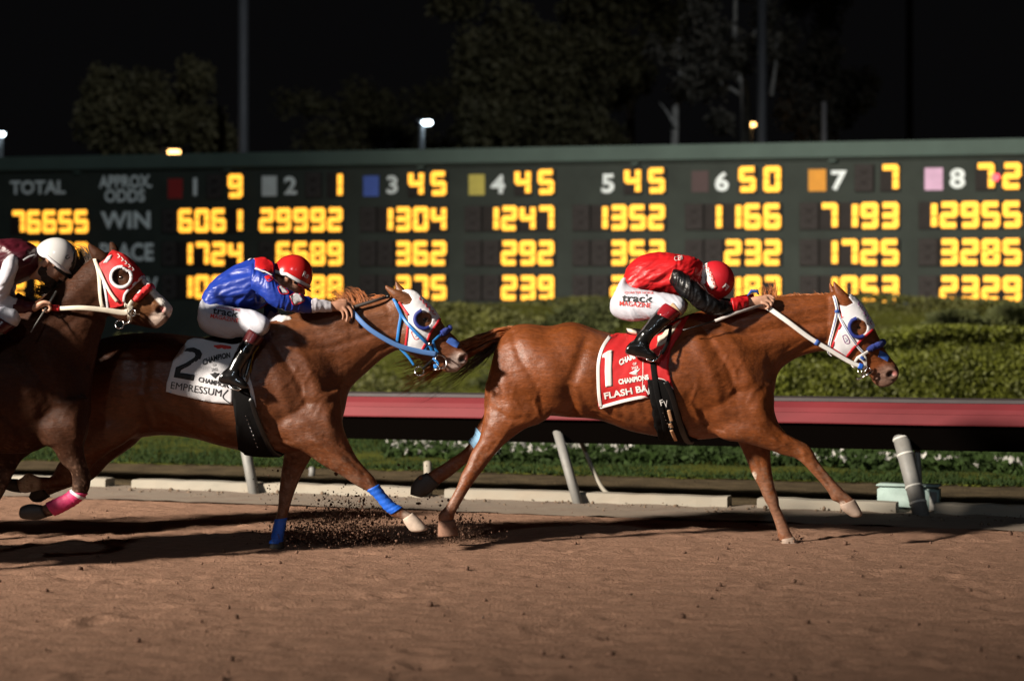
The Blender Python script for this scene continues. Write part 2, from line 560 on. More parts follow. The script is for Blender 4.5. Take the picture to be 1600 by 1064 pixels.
# ---- short turf behind the soil strip
def blades(name, pts, hts, m, wid=.012, lean=.5, seed=1):
    r = np.random.default_rng(seed)
    n = len(pts); pts = np.asarray(pts)
    a = r.uniform(0, 2 * np.pi, n); w = wid * r.uniform(.6, 1.4, n)
    dx, dy = np.cos(a) * w, np.sin(a) * w
    tip = pts + np.stack([r.normal(0, lean, n) * hts, r.normal(0, lean, n) * hts, hts], 1)
    A = pts.copy(); A[:, 0] -= dx; A[:, 1] -= dy
    B = pts.copy(); B[:, 0] += dx; B[:, 1] += dy
    V = np.stack([A, B, tip], 1).reshape(-1, 3)
    return V, np.arange(3 * n).reshape(-1, 3)
n = 52000
o = 3.1 + 8.5 * RNG.random(n) ** 1.3; pxs = RNG.uniform(-80, 1680, n)
gp = np.array([railpt(a, b)[:] for a, b in zip(pxs, o)])
gp[:, 2] = .01
V, Q = blades('grass', gp, RNG.uniform(.02, .05, n), M_grass, wid=.012)
tag(obj('grass', V, Q, M_grass, smooth=False), kind='stuff')

# ---- flower bed: low leaves and small white heads, joined as ground cover
def leaf_cards(c, size, seed=1, flat=0.0):
    r = np.random.default_rng(seed)
    n = len(c)
    u = r.normal(size=(n, 3)); u /= np.linalg.norm(u, axis=1, keepdims=True)
    w = r.normal(size=(n, 3)); w[:, 2] += flat
    v = np.cross(u, w); v /= np.linalg.norm(v, axis=1, keepdims=True).clip(1e-6)
    s = (size * r.uniform(.6, 1.4, n))[:, None]
    V = np.stack([c - u * s, c - v * s * .45 , c + u * s, c + v * s * .45], 1).reshape(-1, 3)
    return V, np.arange(4 * n).reshape(-1, 4)
def bed_pts(n, x0, x1, seed):
    r = np.random.default_rng(seed)
    pp = r.uniform(x0, x1, n); oo = r.uniform(4.5, 7.0, n)
    q = np.array([railpt(a, b)[:] for a, b in zip(pp, oo)])
    return q, r
q, r = bed_pts(12000, 600, 1700, 5)
q[:, 2] = .02 + .10 * r.random(len(q)) ** .7
V1, Q1 = leaf_cards(q, .05, 6)
q2, r = bed_pts(430, 600, 1700, 8)
keep = vnoise(q2, .9, 4) > -.15
q2 = q2[keep]; q2[:, 2] = .10 + .05 * r.random(len(q2))
V2, Q2 = leaf_cards(np.repeat(q2, 4, 0) + RNG.normal(0, .012, (len(q2) * 4, 3)), .036, 9, 4)
fb = obj('flower_bed', V1, Q1, M_grass, smooth=False); tag(fb, kind='stuff')
fw = obj('white_flowers', V2, Q2, M_white_petal, smooth=False); tag(fw, kind='stuff')

# ---- kerb beams, one timber each, with the gaps between them
beams = [(-180, 172, 'long pale kerb beam under the dark bay horse at the edge of the dirt'),
         (213, 668, 'long pale kerb beam behind the forelegs of the blue silks horse'),
         (700, 1140, 'pale kerb beam behind the hind legs of the leading horse, hose end on it'),
         (1186, 1402, 'short pale kerb beam behind the outstretched foreleg of the leading horse'),
         (1462, 1800, 'pale kerb beam beyond the teal box and leaning post')]
for x0, x1, lab in beams:
    m = railM(x0, .0)
    ln = (railpt(x1) - railpt(x0)).length
    nseg = max(4, int(ln / .12))
    V, Q = [], []
    prof = [(-.075, -.02), (-.08, .02), (-.078, .088), (-.062, .102), (.06, .104), (.075, .09), (.075, -.02)]
    rr = random.Random(x0)
    for i in range(nseg + 1):
        x = ln * i / nseg
        jz, jy = rr.uniform(-.005, .005), rr.uniform(-.004, .004)
        for (y, z) in prof:
            V.append((m @ Vector((x, y + jy + rr.uniform(-.002, .002), z + (jz if z > .05 else 0))))[:])
    k = len(prof)
    for i in range(nseg):
        for j in range(k - 1):
            Q.append((i * k + j, (i + 1) * k + j, (i + 1) * k + j + 1, i * k + j + 1))
    Q.append(tuple(range(k))); Q.append(tuple(reversed(range(nseg * k, nseg * k + k))))
    o = obj('kerb_beam', V, Q, M_beam, smooth=False)
    tag(o, lab, 'kerb beam', 'pale kerb beams along the inside of the track')
# dirt thrown up against the kerb
n = 1300
pp = RNG.uniform(-60, 1700, n); oo = RNG.normal(-.22, .16, n)
q = np.array([railpt(a, b)[:] for a, b in zip(pp, oo)]); 
q[:, 2] = .012 + .035 * np.exp(-((oo + .12) / .12) ** 2) * RNG.random(n)
V, Q = clod_mesh('kerb_dirt', q, RNG.gamma(1.3, .0042, n).clip(.002, .018), M_clod, 8)
tag(obj('kerb_dirt', V, Q, mat('kerb_sand', (.14, .10, .07), rough=1, spec=.1, noise=.4, nscale=20), smooth=False), kind='stuff')

# ---- running rail
rail = thing('running_rail', 'long red padded running rail with a black underside on leaning grey posts', 'rail', railpt(800))
def extrude(prof, px0, px1, seg=90, wob=0.0):
    m = railM(px0); ln = (railpt(px1) - railpt(px0)).length
    V, Q = [], []; k = len(prof)
    for i in range(seg + 1):
        x = ln * i / seg
        w = wob * math.sin(x * 1.9) + wob * .6 * math.sin(x * 4.3 + 1)
        for (y, z) in prof: V.append((m @ Vector((x, y, z + w)))[:])
    for i in range(seg):
        for j in range(k):
            j2 = (j + 1) % k
            Q.append((i * k + j, i * k + j2, (i + 1) * k + j2, (i + 1) * k + j))
    Q.append(tuple(range(k))); Q.append(tuple(reversed(range(seg * k, seg * k + k))))
    return V, Q
# red sloping face, made of two boards with a shallow joint between
V, Q = extrude([(-.02, .852), (.03, .862), (.05, .80), (-.09, .772), (-.068, .808)], -1200, 3000, wob=.0015)
obj('upper_cover_board', V, Q, M_redrail, rail, smooth=False)
V, Q = extrude([(-.092, .770), (.05, .798), (.05, .70), (-.125, .690), (-.128, .700)], -1200, 3000, wob=.0015)
obj('lower_cover_board', V, Q, M_redrail, rail, smooth=False)
V, Q = extrude([(-.021, .855), (-.018, .880), (.20, .888), (.20, .862), (.03, .865)], -1200, 3000, wob=.0015)
obj('top_board', V, Q, M_railtop, rail, smooth=False)
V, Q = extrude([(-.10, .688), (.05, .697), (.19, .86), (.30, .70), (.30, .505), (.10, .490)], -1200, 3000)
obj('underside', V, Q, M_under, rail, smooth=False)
for px_t, px_b, th in ((1405, 1441, .062), (868, 905, .040), (375, 398, .046), (-160, -130, .05), (1960, 2000, .06)):
    a, b = railpt(px_t, .05), railpt(px_b, -.17)
    a.z, b.z = .64, -.01
    mb = MB(); V, Fc = tube([b, b.lerp(a, .5), a], th, 16); mb.add(V, Fc)
    po = mb.build('post', M_post, rail)
    if th > .06:      # wraps round the heavy post, and its thin stay
        for f in (.18, .36, .72, .9):
            c = b.lerp(a, f); u = (a - b).normalized()
            mb = MB(); V, Fc = tube([c - u * .008, c + u * .008], th + .004, 16); mb.add(V, Fc)
            mb.build('band', mat('post_band', (.5, .49, .45), rough=.5) if 'post_band' not in MATS else MATS['post_band'], po)
        a2, b2 = railpt(px_t + 26, .16), railpt(px_b - 2, .14); a2.z, b2.z = .66, 0
        mb = MB(); V, Fc = tube([b2, a2], .024, 10); mb.add(V, Fc); mb.build('stay', M_post, rail)

# bent hose hanging behind the rail
pts = [P(897, 668, 3.2), P(912, 700, 3.15), P(930, 742, 3.0), P(946, 768, 2.9), P(965, 776, 2.85)]
S = spline([p[:] for p in pts], 6)
mb = MB(); mb.tube([Vector(s) for s in S], .018, 8)
h = mb.build('hose', M_wire); tag(h, 'thin bent grey hose hanging from the rail to the kerb behind the leading horse', 'hose')

# small white marker stakes beyond the kerb
for px, top, bot, off, wd, lab in ((668, 722, 790, .35, .035, 'short white stake behind the kerb by the raised hind hoof'),
                                   (487, 731, 764, 2.2, .03, 'small dim grey stake on the soil behind the planted blue bandage leg')):
    b = railpt(px, off); d = b.y - CAM.y
    zt = CAM.z - (top - HY) * d / F; zb = max(0, CAM.z - (bot - HY) * d / F)
    mb = MB(); mb.tube([Vector((b.x, b.y, -.02)), Vector((b.x + .005, b.y, zt * .55)), Vector((b.x, b.y, zt)), Vector((b.x, b.y, zt + .012))], [wd * 1.25, wd * 1.05, wd, wd * .5], 12)
    o = mb.build('marker_stake', M_beam if wd > .032 else M_post); tag(o, lab, 'stake', 'stakes behind the kerb')

# teal utility box behind the heavy post
ub = thing('utility_box', 'low pale teal utility box behind the heavy grey rail post', 'utility box', railpt(1412, .25))
mb = MB(); mb.box(0, .46, 0, .22, -.02, .20, railM(1370, .16)); mb.build('housing', M_teal, ub, bevel=.018)
mb = MB(); mb.box(-.008, .468, -.008, .228, .202, .218, railM(1370, .16)); mb.build('lid', M_teal, ub, bevel=.006)
mb = MB(); mb.box(.40, .455, -.012, -.002, .03, .17, railM(1370, .16)); mb.build('latch_plate', M_post, ub, bevel=.003)

# ---- clipped hedge on the right: dark core plus leaf-sized faces
hx0, hx1 = 1120, 1800
def hedge_geom(px0, px1, d0, d1, z0fn, nleaf, size, seed):
    r = np.random.default_rng(seed)
    u = r.random(nleaf); face = r.random(nleaf)
    pxs = px0 + (px1 - px0) * u
    top = z0fn(pxs)
    front = face < .62
    dd = np.where(front, d0 + np.abs(r.normal(0, .07, nleaf)), d0 + (d1 - d0) * r.random(nleaf))
    zz = np.where(front, top * r.random(nleaf) ** .9, top - np.abs(r.normal(0, .06, nleaf)))
    X = (pxs - CX) / F * d0
    Y = dd + CAM.y
    p = np.stack([X, Y, zz], 1)
    b = vnoise(p, 3.2, seed)
    p[:, 1] -= .09 * b * front; p[:, 2] += .05 * b * (~front)
    round_ = sst(top - .55, top, zz) * front
    p[:, 1] += .55 * round_ ** 1.5
    p[:, 2] += .05 * np.sin(p[:, 0] * 2.3 + 1) * sst(.6, 1.4, zz)
    return leaf_cards(p, size, seed)
zf = lambda px: 1.335 + .22 * sst(1250, 1640, px)
he = thing('hedge', 'clipped green hedge beyond the red rail ahead of the leading horse', 'hedge', ground(1500, 690))
V, Q = hedge_geom(hx0, hx1, 24.6, 27.0, zf, 60000, .032, 21)
obj('foliage', V, Q, M_hedge, he, smooth=False)
mb = MB()
x0, x1 = (hx0 + 15 - CX) / F * 24.6, (hx1 - CX) / F * 24.6
mb.add([(x0, 12.72, 0), (x1, 12.72, 0), (x1, 13.2, 1.40), (x0, 13.2, 1.15), (x0, 15, 0), (x1, 15, 0), (x1, 15, 1.47), (x0, 15, 1.22)],
       [(0, 1, 2, 3), (3, 2, 6, 7), (0, 3, 7, 4), (1, 5, 6, 2), (4, 7, 6, 5)])
mb.build('stem_core', M_hedgecore, he, smooth=False)

# low clipped ground cover on the bank
n = 42000
dd = 25.5 + 14.5 * RNG.random(n) ** .8; pp = RNG.uniform(180, 1700, n)
bx = (pp - CX) * dd / F; by = dd + CAM.y
bz = bank_h(bx[None], by[None])[0] + .03 + .06 * RNG.random(n) + .10 * np.sin(bx * 1.1 + by * .9) * sst(26, 30, dd)
V, Q = leaf_cards(np.stack([bx, by, bz], 1), .055, 71)
tag(obj('ground_cover', V, Q, mat('ground_cover_leaf', (.056, .058, .007), rough=.75, noise=.5, nscale=1.2), smooth=False), kind='stuff')

# dark low shrubs planted on the bank, one by one
def shrub(px, py, d, rx, rz, n, lab, seed, ln=1.0):
    z = CAM.z - (py - HY) * d / F
    c = Vector(((px - CX) * d / F, d + CAM.y, z))
    r = np.random.default_rng(seed)
    g = r.normal(size=(n, 3)); g /= np.linalg.norm(g, axis=1, keepdims=True)
    g *= (r.random((n, 1)) ** .35) * (1 + .25 * vnoise(g, 2.0, seed))[:, None]
    p = g * np.array((rx, .7, rz)) + np.array(c[:])
    V, Q = leaf_cards(p, .07, seed)
    o = obj('shrub', V, Q, M_shrubdark, smooth=False)
    return tag(o, lab, 'shrub', 'dark shrubs on the grass bank')
shrub(1492, 503, 31, .52, .17, 3600, 'dark low rounded shrub on the bank above the hedge', 31)
shrub(1590, 493, 31, .42, .19, 3000, 'dark shrub on the bank above the hedge, cut by the edge of the view', 32)
def swath(pl, d, lab, seed):
    """A low curved planting row on the bank."""
    S = spline(pl, 14)
    mb_p = []
    r = np.random.default_rng(seed)
    for (px, py, w) in S:
        n = 170
        q = r.normal(size=(n, 3)) * np.array((.16, .35, w)) 
        dd = d + (512 - py) * .16
        X = (px - CX) * dd / F; Y = dd + CAM.y
        z = float(bank_h(np.array([[X]]), np.array([[Y]]))[0, 0])
        q += np.array((X, Y, z + .02))
        mb_p.append(q)
    V, Q = leaf_cards(np.vstack(mb_p), .07, seed)
    o = obj('planting_row', V, Q, M_shrubdark, smooth=False)
    return tag(o, lab, 'shrub', 'dark shrubs on the grass bank')
swath([(770, 514, .02), (830, 503, .035), (885, 486, .035), (935, 474, .02)], 32, 'dark curved planting row on the bank behind the rump of the leading horse', 33)
swath([(905, 505, .02), (950, 490, .03), (1000, 478, .02)], 33, 'dark curved planting row on the bank behind the white breeches of the red rider', 34)

# ---- scoreboard
BL, BR = Vector((-800 * 48 / F, 36.0, 0)), Vector((800 * 41 / F, 29.0, 0))
BA = (BR - BL).normalized(); BLEN = (BR - BL).length
TILT = -.285 / BLEN
BNrm = Vector((BA.y, -BA.x, 0)).normalized()
if BNrm.y > 0: BNrm = -BNrm
def board_sh(px, py):
    k = (px - CX) / F
    s = (k * (BL.y - CAM.y) - BL.x) / (BA.x - k * BA.y)
    d = BL.y + BA.y * s - CAM.y
    return s, CAM.z - (py - HY) * d / F - TILT * s
BM_ = Matrix(((BA.x, -BNrm.x, 0, BL.x), (BA.y, -BNrm.y, 0, BL.y), (TILT, 0, 1, 0), (0, 0, 0, 1)))     # local x along, y into the board, z up
board = thing('scoreboard', 'wide dark green totalisator scoreboard with glowing yellow numbers', 'scoreboard', BM_ @ Vector((BLEN / 2, .4, 0)))
def bbox_part(name, s0, s1, h0, h1, y0, y1, m, parent=board, bevel=0.0):
    mb = MB(); mb.box(s0, s1, y0, y1, h0, h1, BM_); return mb.build(name, m, parent, smooth=False, bevel=bevel)
S0, S1 = -9, BLEN + 7
htop = board_sh(800, 232)[1]; hbeam = board_sh(800, 255)[1]; hlow = .3
bbox_part('back_panel', S0, S1, hlow, hbeam, 0, .7, M_boardpanel)
bbox_part('top_fascia', S0, S1, hbeam + .002, htop, -.16, .75, M_boardgreen, bevel=.015)
bbox_part('drip_ledge', S0, S1, hbeam - .05, hbeam, -.07, -.002, M_boardpanel)
for s in (2.2, 6.4, 11.5, 16.8, 21.4): bbox_part('lamp_bracket', s, s + .16, hbeam - .10, hbeam - .052, -.12, -.003, M_boardgreen)
# digit shapes: bulbs in rows along seven strokes
DW, DH, PITCH = .385, .575, .455
SEG = {'a': [(.06, .52), (.325, .52)], 'g': [(.06, .29), (.325, .29)], 'd': [(.06, .06), (.325, .06)],
       'f': [(.06, .52), (.06, .30)], 'b': [(.325, .52), (.325, .30)], 'e': [(.06, .28), (.06, .06)], 'c': [(.325, .28), (.325, .06)]}
ON = {'0': 'abcdef', '1': 'bc', '2': 'abged', '3': 'abgcd', '4': 'fgbc', '5': 'afgcd', '6': 'afgedc', '7': 'abc', '8': 'abcdefg', '9': 'abfgcd'}
def bulbs(pts, r, m, name, rise=.03):
    V, Q = [], []
    ring = 7
    for i, (x, z) in enumerate(pts):
        b = len(V)
        dy = -.004 * ((i * 7) % 5) / 5
        for k in range(ring): V.append((x + r * math.cos(6.283 * k / ring), dy, z + r * math.sin(6.283 * k / ring)))
        for k in range(ring): V.append((x + .6 * r * math.cos(6.283 * k / ring), dy - rise * .75, z + .6 * r * math.sin(6.283 * k / ring)))
        V.append((x, dy - rise, z))
        for k in range(ring):
            k2 = (k + 1) % ring
            Q.append((b + k2, b + k, b + ring + k, b + ring + k2)); Q.append((b + ring + k2, b + ring + k, b + 2 * ring))
    return new_mesh(name, V, Q, m)
def seg_pts(on):
    pts = set()
    for s in on:
        (x0, z0), (x1, z1) = SEG[s]
        L = math.hypot(x1 - x0, z1 - z0); n = int(round(L / .052))
        for k in range(n + 1):
            t = k / n; x, z = x0 + (x1 - x0) * t, z0 + (z1 - z0) * t
            for o in (-.043, 0, .043):
                q = (round(x + (o if x0 == x1 else 0), 3), round(z + (o if x0 != x1 else 0), 3))
                if all(math.hypot(q[0] - w[0], q[1] - w[1]) > .034 for w in pts): pts.add(q)
    return sorted(pts)
DIG = {c: bulbs(seg_pts(on), .030, M_bulb, 'digit') for c, on in ON.items()}
DEAD = bulbs(seg_pts('abcdefg'), .022, M_dead, 'unlit_digit', .012)
mod_me = None
def put(me, name, s, h, y=-.06, parent=board):
    o = bpy.data.objects.new(name, me); COL.objects.link(o)
    o.parent = parent
    o.matrix_parent_inverse = Matrix.Translation(-parent.location)
    o.matrix_basis = BM_ @ Matrix.Translation((s, y, h))
    return o
mbm = MB(); mbm.box(-.02, DW + .02, 0, .05, -.02, DH + .02)
MODULE = new_mesh('digit_module', mbm.V, mbm.F, M_module, False)
rows = {'odds': 286, 'win': 340, 'place': 395, 'show': 450}
ycol = {}                                             # row heights in board coordinates
for k, (ya, yb) in {'odds': (291, 277), 'win': (346, 335), 'place': (397, 394), 'show': (449, 452)}.items():
    ycol[k] = (board_sh(330, ya)[1] + board_sh(1560, yb)[1]) / 2 - DH / 2
cols = [(380, '9', '6061', '1724', '1080'), (536, '1', '29992', '6589', '1988'), (698, '45', '1304', '362', '275'), (866, '45', '1247', '292', '239'),
        (1039, '45', '1352', '352', '248'), (1220, '50', '1166', '232', '187'), (1404, '7', '7193', '1725', '1053'), (1595, '72', '12955', '3285', '2329'),
        (139, '', '76655', '27180', '21080')]
for ci, (xr, odds, win, place, show) in enumerate(cols):
    for rk, txt, slots in (('odds', odds, 2), ('win', win, 5), ('place', place, 5), ('show', show, 5)):
        if not txt and rk == 'odds': continue
        yr = rows[rk]
        sr = board_sh(xr, yr)[0]
        for k in range(slots):
            gap = .12 if (rk == 'odds' and k > 0) else 0
            s = sr - DW - PITCH * k - gap
            put(MODULE, 'digit_module', s, ycol[rk], -.052)
            if k < len(txt):
                put(DIG[txt[-1 - k]], 'digit', s, ycol[rk], -.056)
            else:
                put(DEAD, 'unlit_digit', s, ycol[rk], -.055)
s8 = board_sh(1558, 270)[0]
rd = bulbs([(0, 0), (.05, .045), (.03, -.06), (-.05, -.05), (-.04, .05), (.07, -.01)], .04, M_redbulb, 'red_dash')
put(rd, 'red_dash', s8 - .04, ycol['odds'] + DH * .46, -.1)
# colour squares and post numbers
sq = [(274, 295, (.26, .012, .012), 'red'), (421, 291, (.55, .60, .60), 'white'), (580, 291, (.045, .10, .42), 'blue'), (745, 289, (.42, .36, .06), 'yellow'),
      (None,), (1094, 284, (.035, .014, .014), 'black'), (1277, 282, (.55, .23, .01), 'orange'), (1459, 280, (.52, .33, .48), 'pink')]
nums = [(305, 292), (454, 290), (613, 289), (778, 288), (950, 287), (1128, 284), (1311, 282), (1496, 279)]
for i, q in enumerate(sq):
    if q[0] is not None:
        s, h = board_sh(q[0], q[1])
        mb = MB(); mb.box(s - .2, s + .2, -.014, -.002, h - .25, h + .25, BM_)
        mb.build('colour_square', mat('square_' + q[3], q[2], rough=.7, noise=.1, nscale=5), board, smooth=False)
def board_text(t, px, py, height, parent=board, bold=.03, wide=1.0):
    A, Fc, lo, hi = text_mesh(t, bold)
    sc = height / (hi[1] - lo[1])
    s, h = board_sh(px, py)
    c = (lo + hi) / 2
    V = [BM_ @ Vector((s + (a[0] - c[0]) * sc * wide, -.006, h + (a[1] - c[1]) * sc)) for a in A]
    return obj('lettering', V, Fc, M_boardwhite, parent, smooth=False)
for i, (px, py) in enumerate(nums): board_text(str(i + 1), px, py, .45, wide=1.15)
board_text('TOTAL', 59, 293, .36, wide=1.05)
board_text('APPROX.', 196, 284, .33, wide=.85)
board_text('ODDS', 195, 306, .33, wide=.95)
board_text('WIN', 196, 344, .44, wide=1.15)
board_text('PLACE', 198, 394, .46, wide=.88)
board_text('SHOW', 200, 447, .46, wide=.9)

# ---- poles and lamps beyond the board
def pole(px, pt, pb, d, r, lab, name='light_pole', m=M_pole, cat='pole', grp='tall poles beyond the scoreboard'):
    x = (px - CX) * d / F; zt = CAM.z - (pt - HY) * d / F
    mb = MB(); mb.tube([Vector((x, d + CAM.y, -.3)), Vector((x, d + CAM.y, zt * .5)), Vector((x, d + CAM.y, zt))], [r * 1.25, r * 1.1, r], 14)
    mb.tube([Vector((x, d + CAM.y, -.3)), Vector((x, d + CAM.y, .1))], r * 2.2, 14)
    o = mb.build(name, m); return tag(o, lab, cat, grp)
pole(380, -260, 240, 58, .15, 'tall pale light pole rising behind the scoreboard over the columns 1 and 2')
pole(1190, -260, 220, 58, .15, 'tall pale light pole behind the scoreboard beside the white trunk tree')
pole(1421, -200, 220, 90, .16, 'dim slim pole far behind the scoreboard above column 7', m=M_barkdark)
pole(1288, 160, 220, 55, .08, 'short grey pole standing just above the scoreboard top', grp='tall poles beyond the scoreboard')
def lamp(px, py, d, m, lab, size, grp, stem=True, hood=0.0):
    x = (px - CX) * d / F; z = CAM.z - (py - HY) * d / F; y = d + CAM.y
    t = thing('street_lamp', lab, 'lamp', (x, y, -.3), grp)
    mb = MB(); mb.tube([Vector((x - hood, y, -.3)), Vector((x - hood, y, z * .5)), Vector((x - hood, y, z - .02))], [.16, .12, .09], 10)
    mb.build('post', M_pole, t)
    mb = MB(); V, T = ball((x, y, z), (size * 1.25, size, size * .62)); mb.add(V, [tuple(f) for f in T]); mb.build('lantern', m, t)
    mb = MB(); V, T = ball((x - hood * .5, y + .02, z + size * .55), (size * 1.5 + hood * .4, size * 1.1, size * .3)); mb.add(V, [tuple(f) for f in T]); mb.build('hood', M_pole, t)
lamp(667, 192, 62, M_lampw, 'bright white lamp on a short post above scoreboard column 3', .15, 'lamps beyond the scoreboard', hood=.18)
lamp(0, 210, 62, M_lampw, 'white lamp at the edge of the view above the word TOTAL', .14, 'lamps beyond the scoreboard')
lamp(272, 238, 58, M_lampa, 'amber lamp peeping over the scoreboard above column 1', .17, 'lamps beyond the scoreboard')
lamp(1173, 195, 62, M_lampa, 'amber lamp in front of the white trunk tree', .15, 'lamps beyond the scoreboard', hood=.04)

# ---- trees: tapered trunk and limbs, crown of leaf clumps
def tree(lab, name, pxb, d, trunk, limbs, clumps, m_bark, m_leaf, seed, leaf=.14, dens=420, r0=.2, grp='trees in the dark beyond the scoreboard'):
    r = np.random.default_rng(seed)
    y = d + CAM.y
    W = lambda px, py, dy=0.0: Vector(((px - CX) * (d + dy) / F, y + dy, CAM.z - (py - HY) * (d + dy) / F))
    t = thing(name, lab, 'tree', (W(pxb, 300).x, y, -.3), grp)
    pts = [Vector((W(pxb, 300).x, y, -.3))] + [W(a, b) for a, b in trunk]
    S = spline([p[:] for p in pts], 6)
    mb = MB(); mb.tube([Vector(s) for s in S], [r0 * (1 - .75 * i / (len(S) - 1)) for i in range(len(S))], 10)
    mb.build('trunk', m_bark, t)
    for L in limbs:
        S = spline([W(a, b, r.uniform(-.4, .4))[:] for a, b in L], 5)
        mb = MB(); mb.tube([Vector(s) for s in S], [r0 * .42 * (1 - .8 * i / (len(S) - 1)) for i in range(len(S))], 7)
        mb.build('limb', m_bark, t)
    P3 = []
    for (px, py, rx, ry) in clumps:
        n = int(dens * max(rx * ry / 900, .3))
        g = r.normal(size=(n, 3)); g /= np.linalg.norm(g, axis=1, keepdims=True)
        g *= r.random((n, 1)) ** .45
        # sub clumps leave gaps
        k = np.floor(r.random(n) * 9)
        off = np.stack([np.cos(k * 2.4), np.sin(k * 1.7), np.sin(k * 2.9)], 1) * .55
        g = g * .62 + off * .7
        sc = d / F
        c = W(px, py, r.uniform(-1.2, 1.2))
        P3.append(g * np.array((rx * sc, 1.4, ry * sc)) + np.array(c[:]))
    V, Q = leaf_cards(np.vstack(P3), leaf, seed)
    obj('crown', V, Q, m_leaf, t, smooth=False)
def rc(x0, x1, y0, y1, n, s, seed):
    r = random.Random(seed)
    return [(r.uniform(x0, x1), r.uniform(y0, y1), s * r.uniform(.7, 1.4), s * r.uniform(.6, 1.2)) for _ in range(n)]
tree('broad low leafy tree beyond the scoreboard above the word APPROX', 'leafy_tree', 250, 64, [(255, 220), (262, 180), (250, 140)],
     [[(255, 215), (215, 190), (175, 170)], [(258, 200), (310, 180), (340, 160)], [(300, 235), (318, 205), (325, 185)]],
     rc(150, 350, 125, 235, 22, 34, 1), M_barkdark, M_leaf, 41)
tree('dense dark tree beyond the scoreboard above columns 3 and 4', 'leafy_tree', 800, 66, [(795, 200), (780, 130), (770, 60)],
     [[(795, 190), (750, 150), (720, 110)], [(785, 150), (820, 110), (850, 90)], [(800, 230), (840, 190), (860, 160)]],
     rc(700, 800, 0, 225, 16, 40, 2) + rc(780, 960, 70, 230, 18, 42, 3), M_barkdark, M_leaf, 42)
tree('tall olive tree beyond the scoreboard above column 5', 'leafy_tree', 985, 68, [(985, 150), (980, 60), (985, -30)],
     [[(985, 150), (1020, 90), (1040, 50)], [(980, 90), (950, 50), (930, 10)]],
     rc(900, 1050, -40, 80, 14, 36, 4) + rc(960, 1040, 60, 150, 6, 30, 14), M_barkdark, M_leaf, 43, dens=300)
tree('slim pale trunk tree behind the scoreboard above the 5', 'pale_trunk_tree', 1052, 60, [(1054, 215), (1058, 160), (1063, 110), (1060, 60)],
     [[(1056, 200), (1042, 175), (1030, 160)], [(1060, 130), (1078, 100), (1085, 70)]],
     rc(1020, 1100, 60, 150, 7, 24, 5), M_bark, M_leafgrey, 44, dens=200, r0=.15)
tree('white trunk tree with bare upright limbs beside the amber lamp', 'pale_trunk_tree', 1168, 60, [(1165, 180), (1155, 120), (1148, 60), (1150, -20)],
     [[(1158, 130), (1132, 100), (1105, 60)], [(1152, 90), (1175, 60), (1190, 20)], [(1160, 150), (1135, 135), (1108, 120)], [(1205, 150), (1212, 100), (1214, 50)]],
     rc(1090, 1240, -30, 110, 14, 28, 6) + rc(1100, 1150, 100, 200, 6, 24, 7), M_bark, M_leafgrey, 45, dens=170, r0=.2)
tree('bushy grey tree beyond the scoreboard above column 7', 'leafy_tree', 1305, 64, [(1303, 200), (1300, 150), (1290, 90)],
     [[(1302, 180), (1330, 140), (1345, 110)], [(1300, 170), (1265, 140), (1245, 110)]],
     rc(1235, 1355, 70, 215, 20, 32, 8), M_barkdark, M_leafgrey, 46)
tree('thin dark tree between the white trunk tree and the bushy grey tree', 'leafy_tree', 1275, 70, [(1280, 160), (1283, 80), (1285, -20)],
     [[(1282, 100), (1262, 60), (1250, 20)]], rc(1240, 1330, -40, 60, 8, 28, 9), M_barkdark, M_leafgrey, 47, dens=200, r0=.16)
tree('low dark trees fading out between lamp and pole left of columns 2 and 3', 'leafy_tree', 560, 84, [(560, 210), (565, 180)],
     [[(560, 220), (520, 195), (500, 180)]], rc(460, 690, 150, 235, 16, 36, 10), M_barkdark, M_leaf, 48, dens=240)
